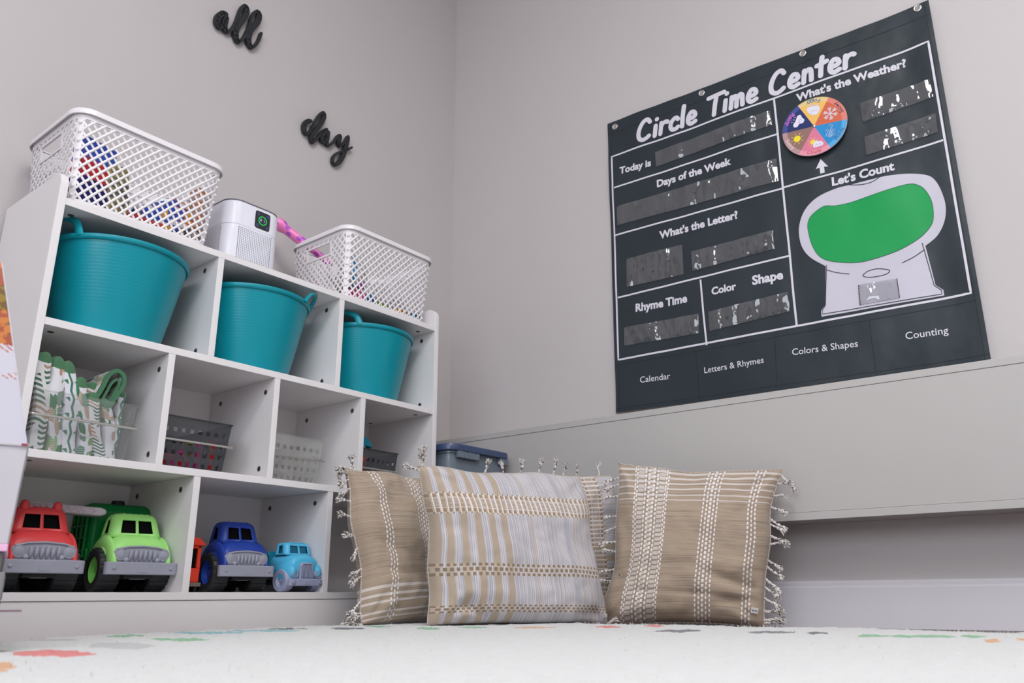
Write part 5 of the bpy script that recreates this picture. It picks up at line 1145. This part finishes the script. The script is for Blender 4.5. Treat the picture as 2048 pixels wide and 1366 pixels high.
for c,r in ((WI['sun'][0],.0098),(WI['sun2'][0],.0072)):
    wdisc(c,r,m_yl,.0006); emit([wstroke([(c[0]+math.cos(a)*r*1.3,c[1]+math.sin(a)*r*1.3),(c[0]+math.cos(a)*r*1.85,c[1]+math.sin(a)*r*1.85)],.0007,m_yl,.0006) for a in [2*PI*k/8+.2 for k in range(8)]],m_yl)
wpoly(WI['cl'],m_cw,.0009)
for i,e in enumerate(WI['eyes']):
    wdisc(e,.0010,m_fk,.0011,n=10); wdisc((e[0]+(-.002 if i%2==0 else .002),e[1]-.0022),.0010,m_ck,.0010,n=10)
emit([wstroke([(a[0]*.6+b[0]*.4,a[1]*.6+b[1]*.4-.001),((a[0]+b[0])/2,(a[1]+b[1])/2-.0018),(a[0]*.4+b[0]*.6,a[1]*.4+b[1]*.6-.001)],.00035,m_fk,.0011) for a,b in (WI['eyes'][0:2],WI['eyes'][2:4],WI['eyes'][4:6])],m_fk)
mb=MB(); 
lo=[[WP(r*math.cos(2*PI*k/20),r*math.sin(2*PI*k/20),o) for k in range(20)] for r,o in ((.0050,.0003),(.0050,.0016),(.0038,.0028),(.0012,.0032))]; mb.loft(lo); mb.v=[tuple(Vector(v)-oC) for v in mb.v]; mb.build('wheel_pin',m_eye,whl,ang=50)
# ------------------------------------------------------------------ rug
def rugcol(g):
    x,y,z=g.obj(); n=g.noise(g.xyz(x,y,0.),60.,3.); col=g.mix(n,lin((232,232,231)),lin((216,217,215)))
    jx=x+(g.noise(g.xyz(x,y,0.),30.,3.)-.5)*.035; jy=y+(g.noise(g.xyz(x,y,5.),30.,3.)-.5)*.035
    C={'red':(232,100,96),'orange':(224,160,96),'grey':(196,196,196),'green':(112,184,130),'teal':(120,190,200),'navy':(52,56,72),'dark':(84,84,92)}
    by={}
    for c,cx,cy,ax,ay,bx_,by_ in RP:
        q=min(1.,.045/math.hypot(bx_,by_)) if cy>-.45 or cx>.5 else 1.; bx_*=q; by_*=q
        det=ax*by_-ay*bx_
        if abs(det)<1e-7: continue
        i00,i01,i10,i11=by_/det,-bx_/det,-ay/det,ax/det
        pass; dx=jx-cx; dy=jy-cy; u=dx*i00+dy*i01; v=dx*i10+dy*i11; m=(u*u+v*v)<1.15
        by[c]=m if c not in by else by[c].mx(m)
    for c,m in by.items(): col=g.mix(m*.92,col,lin(C[c]))
    return col
m_rug=mat('rug_pile',rugcol,rough=.95,sheen=.4,bump=lambda g:g.noise(g.xyz(*g.obj()),240.,3.,.7),bs=.8,bd=.006)
edge=[(-1.25,-1.2),(-.75,-.72),(-.3,-.42),(-.058,-.244),(.04,-.158),(.13,-.113),(.31,-.094),(.6,-.097),(.9,-.105),(1.02,-.15),(1.05,-.30),(1.052,-.6),(1.05,-.94),(1.048,-1.18),(.985,-1.375),(.93,-1.7),(.9,-2.3),(.5,-2.7),(-.4,-2.8),(-1.2,-2.5),(-1.5,-1.8)]
E_=[(v.x,v.y) for v in cr([(a,b,0) for a,b in edge],14,closed=True)]
# pile surface: fine grid clipped to the outline by pulling outside points onto it
def inside(x,y):
    c=False; n=len(E_)
    for i in range(n):
        a=E_[i];b=E_[i-1]
        if (a[1]>y)!=(b[1]>y) and x<(b[0]-a[0])*(y-a[1])/(b[1]-a[1])+a[0]: c=not c
    return c
mb=MB(); st=.011; ix0,ix1=-140,98; iy0,iy1=-258,-7; idx={}; vs=[]
rows={}
for j in range(iy0,iy1+1):
    y=j*st; xs=[]
    n=len(E_)
    for i in range(n):
        a=E_[i];b=E_[i-1]
        if (a[1]>y)!=(b[1]>y): xs.append((b[0]-a[0])*(y-a[1])/(b[1]-a[1])+a[0])
    xs.sort()
    if len(xs)>=2: rows[j]=(xs[0],xs[-1])
NX=190
js=sorted(rows)
for j in js:
    a,b=rows[j]
    for i in range(NX+1):
        x=a+(b-a)*i/NX; y=j*st
        e=min(1,min(i,NX-i)*(b-a)/NX/.012,(js[-1]-j+.2)*st/.012); h=.0135*(e**.5)+.0065*e
        h+=e*(.0022*noise.noise(Vector((x*55,y*55,0)))+.0016*noise.noise(Vector((x*140,y*140,4)))+.0018*noise.noise(Vector((x*6,y*6,2)))); vs.append((x,y,max(.001,h)))
n=NX+1; fs=[(r*n+i,r*n+i+1,(r+1)*n+i+1,(r+1)*n+i) for r in range(len(js)-1) for i in range(NX)]
mb.add(vs,fs); rug=mb.build('rug',m_rug,merge=False,recalc=True,ang=180); tag(rug,'white shaggy rug with scattered coloured leaf shapes near its edge, covering the floor','rug')
# loose pile fibres along the far rim so the edge reads as shag
mb=MB(); random.seed(3)
for i in range(2600):
    j=random.choice(js[-130:]); a,b=rows[j]; 
    k=random.random(); x=(a+(b-a)*k); y=(j+random.random())*st
    if k>.5 and random.random()<.5: x=b-random.random()*.05
    if not inside(x,y): continue
    h=.016; d=Vector((random.uniform(-1,1),random.uniform(-1,1),1.6)).normalized()*random.uniform(.006,.0095); p=Vector((x,y,h)); q=p+d; s=Vector((random.uniform(-1,1),random.uniform(-1,1),0)).normalized()*.0011
    mb.add([p-s,p+s,q],[(0,1,2)])
o=mb.build('rug_tuft',m_rug,rug,smooth=False,merge=False,recalc=False); tag(o,'loose tufts of pile',kind='stuff')
# ------------------------------------------------------------------ cushions
def weave_bump(sc):
    return lambda g:(lambda u,v:((u*sc).sin()*(v*sc).sin()))(*g.uv())
def bandmask(g,u,v,cx,cols,N,dashw=.0055,duty=.62):
    # columns of stitched dashes at u = cx+offset; neighbours are staggered
    m=None
    for i,(o,w) in enumerate(cols):
        d=(u.near(cx+o,w/2))*((v*N+(.5 if i%2 else 0.)).fr()<duty); m=d if m is None else m.mx(d)
    return m
def tanfab(flip,bands,stripes):
    def f(g):
        u,v=g.uv(); n=g.noise(g.xyz(u*1.5,v*120.,0.),1.,3.,.7); n3=g.noise(g.xyz(u*.6,v*26.,2.),1.,2.,.6)
        base=g.mix(n3,lin((178,160,140)),lin((160,142,124)))
        base=g.mix((n>.56)*.55,base,lin((128,114,104)))
        base=g.mix((g.noise(g.xyz(u*2.,v*200.,9.),1.,2.)>.62)*.5,base,lin((200,188,174)))
        for c,w in stripes: base=g.mix(v.near(c,w)*g.m('ADD',(((u+v)*150.).fr()<.62)*.5,.45),base,lin((222,214,210)))
        for cx,cols,N,sq in bands:
            m=bandmask(g,u,v,cx,cols,N); 
            dk=u.near(cx,max(abs(o) for o,w in cols)+.008)*((v*N*2.).fr()<.28)
            base=g.mix(dk*.5,base,lin((110,98,96)))
            base=g.mix(m,base,lin((234,228,226)))
            for o,w in sq: base=g.mix(u.near(cx+o,w/2)*((v*N+.2).fr()<.66)*.62,base,lin((226,220,216)))
        return base
    return f
def whitefab(vert,checks,tanpos):
    # vert=True: yarn stripes run up the cushion; checks: (v centre, half height, kind)
    def f(g):
        u,v=g.uv()
        if not vert: u,v=v,u
        n=g.noise(g.xyz(u*150.,v*.8,1.),1.,2.,.6); n2=g.noise(g.xyz(u*34.,v*.5,4.),1.,2.,.5)
        fine=((u*95.).fr()<.45)
        base=g.mix(n,lin((228,225,228)),lin((184,179,181)))
        base=g.mix(fine*.62,base,lin((160,156,164)))
        base=g.mix((g.white(g.xyz((u*120.).fl(),0.,0.))<.24)*.35,base,lin((146,150,164)))
        fade=u*1.
        tan=(((u*13.5+.2).fr()<.46)*(u<tanpos)).mx((u<.035)*1.)
        tan2=(u>tanpos)*(g.white(g.xyz((u*100.).fl(),3.,0.))<.22)*.45
        tw=g.mix((((u+v)*130.).fr()<.5)*.6,lin((188,171,152)),lin((156,139,122)))
        base=g.mix(tan.mx(tan2),base,tw)
        for c,h,k in checks:
            inb=v.near(c,h); cell=((u*34.).fr()<.62)
            if k==2:
                q=((v-c)/h); core=(q.ab()<.42)*cell*(((v*110.).fr()<.6)); sq=((q.ab()>.52)*(q.ab()<.86))*((u*34.).fr()<.55)
                base=g.mix(inb*.35,base,lin((226,214,200))); base=g.mix(inb*(core.mx(sq)),base,lin((160,136,112)))
                base=g.mix(inb*((q.ab()>.88))*((u*34.+.5).fr()<.5),base,lin((140,126,104)))
                base=g.mix(inb*((u*34.+.19).fr()<.14),base,lin((236,230,226)))
            else:
                q=((v-c)/h); row=((q.ab()<.2)+(q.ab()>.62)).mn(1.)
                base=g.mix(inb*.25,base,lin((222,208,192)))
                base=g.mix(inb*((q>.55)*((u*34.).fr()<.55)+((q.ab()<.3)*((u*34.+.5).fr()<.6))+((q<-.55)*((u*34.).fr()<.55))).mn(1.),base,lin((144,124,102)))
        return base
    return f
fine=lambda g:(lambda u,v:g.m('ADD',((u*1300.).sin()*(v*1300.).sin())*.5,g.noise(g.xyz(u*60.,v*60.,0.),1.,3.)*.8))(*g.uv())
col3=[(-.030,.009),(-.012,.012),(.006,.009),(.018,.012),(.032,.009)]
m_c1=mat('tan_woven_left',tanfab(0,[(.17,[(-.022,.010),(0,.010),(.022,.010)],34,[]),(.50,[(-.045,.009),(-.022,.010),(0,.014),(.022,.010),(.045,.009)],34,[]),(.86,[(-.022,.010),(0,.010),(.022,.010)],34,[])],[(.205,.009),(.158,.008),(.118,.007),(.06,.006),(.03,.005)]),rough=.9,sheen=.2,bump=fine,bs=.35,bd=.0015)
m_c3=mat('tan_woven_right',tanfab(0,[(.235,[(-.105,.009),(-.092,.009),(-.038,.011),(-.016,.013),(.016,.013),(.038,.011),(.092,.009),(.105,.009)],34,[(-.066,.036),(.066,.036),(0,.020)]),(.62,[(-.044,.009),(-.022,.010),(0,.014),(.022,.010),(.044,.009)],34,[]),(.885,[(-.022,.010),(0,.009),(.022,.010)],34,[])],[(.965,.008),(.925,.007),(.885,.006),(.845,.0055),(.80,.0045),(.765,.0035)]),rough=.9,sheen=.2,bump=fine,bs=.35,bd=.0015)
m_c2=mat('white_striped_woven',whitefab(True,[(.755,.070,2),(.335,.036,1),(.10,.022,1)],.40),rough=.9,sheen=.2,bump=fine,bs=.35,bd=.0015)
m_c4=mat('white_striped_woven_back',whitefab(False,[(.82,.06,2),(.60,.02,1)],.55),rough=.9,sheen=.2,bump=fine,bs=.35,bd=.0015)
m_tas=mat('tassel_yarn',lambda g:g.mix(g.vor(g.xyz(*g.obj()),420.)[1]>.68,lin((222,216,212)),lin((116,110,108))),rough=.9)
m_pip=mat('seam_cord',lambda g:g.mix(((g.obj()[2]+g.obj()[0])*260.).fr()<.4,lin((206,198,190)),lin((128,118,112))),rough=.9)
TM=[]
def tassel_mesh(sd):
    random.seed(sd); m=MB()
    bend=random.uniform(-.004,.004); zb=random.uniform(-.003,.002)
    for ph in (0,PI):
        m.tube([(.0165*k/8,bend*(k/8)**2+.0011*math.cos(ph+k*1.1),zb*(k/8)+.0011*math.sin(ph+k*1.1)) for k in range(9)],.0012,6)
    m.sphere((.0175,bend,zb),(.0036,.0033,.0033),10,7)
    for k in range(14):
        a=2*PI*k/14; sp=random.uniform(.0025,.006); ln=random.uniform(.011,.016); dz=-random.uniform(0,.004)
        m.tube([(.018,bend,zb),(.018+ln*.5,bend+sp*.55*math.cos(a),zb+sp*.55*math.sin(a)+dz*.2),(.018+ln,bend+sp*math.cos(a),zb+sp*math.sin(a)+dz)],[.0013,.0013,.0008],5)
    return m
def cushion(name,c4,th,m,label,edges,seed,bow=.02,group=None,folds=(),sag=.12,lap=()):
    TL,TR,BR,BL=[Vector(p) for p in c4]; o=(TL+TR+BR+BL)/4; o.z=min(BL.z,BR.z)
    nrm=((TR-TL)+(BR-BL)).cross((TL-BL)+(TR-BR)).normalized()
    if nrm.dot(CAM-o)<0: nrm=-nrm
    t=empty(name,o,label,'cushion',group=group)
    def P(u,v,side,ex=0):
        b=bow; cu=.5+(u-.5)*(1-b*(1-(2*v-1)**2)*2.); cv=.5+(v-.5)*(1-b*(1-(2*u-1)**2)*2.)
        p=(BL*(1-cu)+BR*cu)*(1-cv)+(TL*(1-cu)+TR*cu)*cv
        wob=min(1,4*max(abs(u-.5),abs(v-.5))**2); p=p+((TR-TL).normalized()*noise.noise(Vector((v*4.+seed,u*2.,5.5)))+(TL-BL).normalized()*(noise.noise(Vector((u*4.,v*2.+seed,8.5)))*(1 if v>.3 else .2)))*.011*wob
        pu=1-abs(2*u-1)**2.6; pv=1-abs(2*v-1)**2.6
        h=th*.5*(max(0,pu)*max(0,pv))**.44*(1+sag*(.5-v)*1.6)
        e=min(u,1-u,v,1-v)
        w=.5*math.exp(-e*9)
        f=noise.noise(Vector((u*5+seed,v*5,side)))*.0085*(1+w)+noise.noise(Vector((u*13,v*13+seed,side+3)))*.0030*(1+2.*w)
        # puckers radiating from the corners and seams
        for (cu_,cv_) in ((0,0),(1,0),(0,1),(1,1)):
            r=math.hypot(u-cu_,v-cv_); an=math.atan2(v-cv_,u-cu_); f+=.0035*math.exp(-((r-.16)/.10)**2)*math.sin(an*9+seed+cu_*2)
        for (u0,v0,u1,v1,wd,dp) in folds:
            # soft crease along a segment
            dx,dy=u1-u0,v1-v0; tt=max(0,min(1,((u-u0)*dx+(v-v0)*dy)/(dx*dx+dy*dy))); q=math.hypot(u-u0-dx*tt,v-v0-dy*tt); fade=math.sin(PI*min(1,max(0,tt*.9+.1)))
            f+=-dp*math.exp(-(q/wd)**2)*fade if side==0 else 0
        h=h+f*min(1,e*14)
        return p+nrm*(h if side==0 else -h*.85)
    K=84; mb=MB(); g=[]
    def warp(s): return .5-.5*math.cos(PI*s) if False else s
    for side in (0,1):
        vs=[];uv=[]
        for j in range(K+1):
            for i in range(K+1):
                u=i/K;v=j/K; u=u+.0*0; vs.append(P(u,v,side)-o); uv.append((u,v))
        n=K+1; fs=[(j*n+i,j*n+i+1,(j+1)*n+i+1,(j+1)*n+i) if side==0 else (j*n+i,(j+1)*n+i,(j+1)*n+i+1,j*n+i+1) for j in range(K) for i in range(K)]
        mb.add(vs,fs,uv)
    # keep pile off the floor
    mb.v=[(x,y,max(z,(.0015 if True else 0)-o.z+FLOORZ(x+o.x,y+o.y))) for x,y,z in mb.v]
    mb.build('cover',m,t,merge=False,recalc=False,ang=180)
    ring=[P(i/60,0,0)-o for i in range(60)]+[P(1,i/60,0)-o for i in range(60)]+[P(1-i/60,1,0)-o for i in range(60)]+[P(0,1-i/60,0)-o for i in range(60)]
    ring=[Vector((p.x,p.y,max(p.z,.003-o.z+FLOORZ(p.x+o.x,p.y+o.y)))) for p in ring]
    MB().tube(ring+[ring[0]],.0019,6,cap=False).build('seam_cord',m_pip,t)
    random.seed(seed)
    for (kind,t0,t1,cnt,extra) in edges:
        for k in range(cnt):
            s=t0+(t1-t0)*(k+random.uniform(.2,.8))/cnt
            u,v={'L':(0,s),'R':(1,s),'T':(s,1),'B':(s,0)}[kind]
            p=P(u,v,0); cen=P(.5,.5,0)*.5+P(.5,.5,1)*.5
            rt=(TR-TL).normalized(); up=(TL-BL).normalized()
            d={'L':-rt,'R':rt,'T':up,'B':-up}[kind]
            d=(d+up*random.uniform(-.55,.45)+rt*random.uniform(-.35,.35)+nrm*random.uniform(-.1,.5)+Vector((0,0,-.25))*(0 if kind=='T' else 1)).normalized()
            if kind=='T': d=(d+Vector((0,0,.5))).normalized()
            me=TM[(k*3+seed)%len(TM)]
            q=bpy.data.objects.new('tassel',me); COL.objects.link(q); q.parent=t; q.location=p-o; q.location.z=max(q.location.z,.006-o.z)
            q.rotation_mode='QUATERNION'; q.rotation_quaternion=d.to_track_quat('X','Z'); sc=random.uniform(.85,1.15)*extra*1.3; q.scale=(sc,sc*1.05,sc*1.05)
            if (q.location+o+d*.03).z<.022: q.rotation_quaternion=(Vector((d.x,d.y,abs(d.z)*.3+.05))).normalized().to_track_quat('X','Z')
    return t
def FLOORZ(x,y): return .0205 if inside(x,y) else .0
for sd in range(5):
    mm=tassel_mesh(sd+20); o=mm.build('tassel',m_tas,merge=False); TM.append(o.data); bpy.data.objects.remove(o)
def onray(u,v,d): return CAM+(CF+CR*((u-1024)/1620.63)-CU*((v-683)/1620.63))*d
gc='fringed woven cushions leaning in the corner'
cushion('cushion',[(.664,-.105,.372),(1.02,-.10,.372),(1.03,-.175,.018),(.685,-.175,.018)],.135,m_c1,'tan woven cushion at the left, leaning on the shelf behind the white one',[('L',.03,.97,10,1.),('L',.92,1.0,3,1.05),('L',.0,.1,3,1.1),('T',.0,.12,2,1.)],3,.028,gc,folds=[(.05,.50,.45,.36,.03,.010),(.05,.32,.4,.26,.03,.007),(.2,.86,.8,.80,.02,.004)])
cushion('cushion',[onray(838,932,1.80),onray(1160,952,2.0),onray(1216,1252,1.90),onray(862,1253,1.72)],.155,m_c2,'white cushion with tan check bands, in front in the middle',[('T',.0,.04,3,1.),('L',.96,1.0,1,1.),('B',.0,.08,2,.9),('B',.93,1.,2,.8)],11,.012,gc,folds=[(.08,.16,.3,.02,.03,.010),(.1,.24,.22,.05,.02,.006),(.75,.07,.95,.02,.02,.006)],sag=.2)
cushion('cushion',[onray(1236,930,2.10),onray(1562,938,1.98),onray(1530,1256,1.855),onray(1203,1256,1.95)],.135,m_c3,'tan woven cushion with white stripes across its top, at the right',[('R',.06,.99,14,1.),('L',.25,.97,9,.9),('R',.0,.1,3,1.)],5,.032,gc,folds=[(.62,.30,.98,.20,.035,.014),(.7,.12,.98,.16,.03,.010),(.05,.20,.9,.15,.015,.005)])
t4=cushion('cushion',[onray(928,946,2.09),onray(1228,956,2.2),onray(1250,1255,2.1),onray(950,1258,2.0)],.11,m_c4,'striped cushion mostly hidden behind the front white one, its right side showing',[('T',.06,.95,8,.95)],17,.01,gc)
# brand tag sewn to the right cushion
m_tagw=mat('white_ribbon_tag',(232,230,234),rough=.7); m_tagk=mat('tag_print',(60,60,66),rough=.7)
rc=[o for o in bpy.data.objects if o.get('label','').startswith('tan woven cushion with white stripes')][0]
p=onray(1509,1221,1.835)-rc.location; rt=CR.copy(); up=(CU+CR*.18).normalized(); rt=(CR-CU*.15).normalized(); fw=-CF
mb=MB(); hw,hh=.0082,.0062; mb.loft([[p+rt*a*hw+up*b*hh+fw*c for a,b in ((-1,-1),(1,-1),(1,1),(-1,1))] for c in (0,.001)]); tg=mb.build('sewn_tag',m_tagw,rc,smooth=False,bevel=.0004)
vs,fs,w=textmesh('BHG',.02); k=.0115/w; mb=MB(); mb.add([p+rt*((v.x-w/2)*k)+up*((v.y-.34)*k)+fw*.0013 for v in vs],fs); mb.build('tag_lettering',m_tagk,tg,smooth=False,recalc=False)
# ------------------------------------------------------------------ world and colour management
w=bpy.data.worlds.new('world'); SC.world=w; w.use_nodes=True; w.node_tree.nodes['Background'].inputs[0].default_value=(*lin((220,226,236)),1); w.node_tree.nodes['Background'].inputs[1].default_value=.3
SC.view_settings.view_transform='Standard'; SC.view_settings.look='None'; SC.view_settings.gamma=1; SC.view_settings.exposure=EXPO; SC.view_settings.use_curve_mapping=False
SC.cycles.use_denoising=True; SC.cycles.max_bounces=10; SC.cycles.diffuse_bounces=5; SC.cycles.glossy_bounces=4; SC.cycles.transparent_max_bounces=24; SC.cycles.sample_clamp_indirect=6
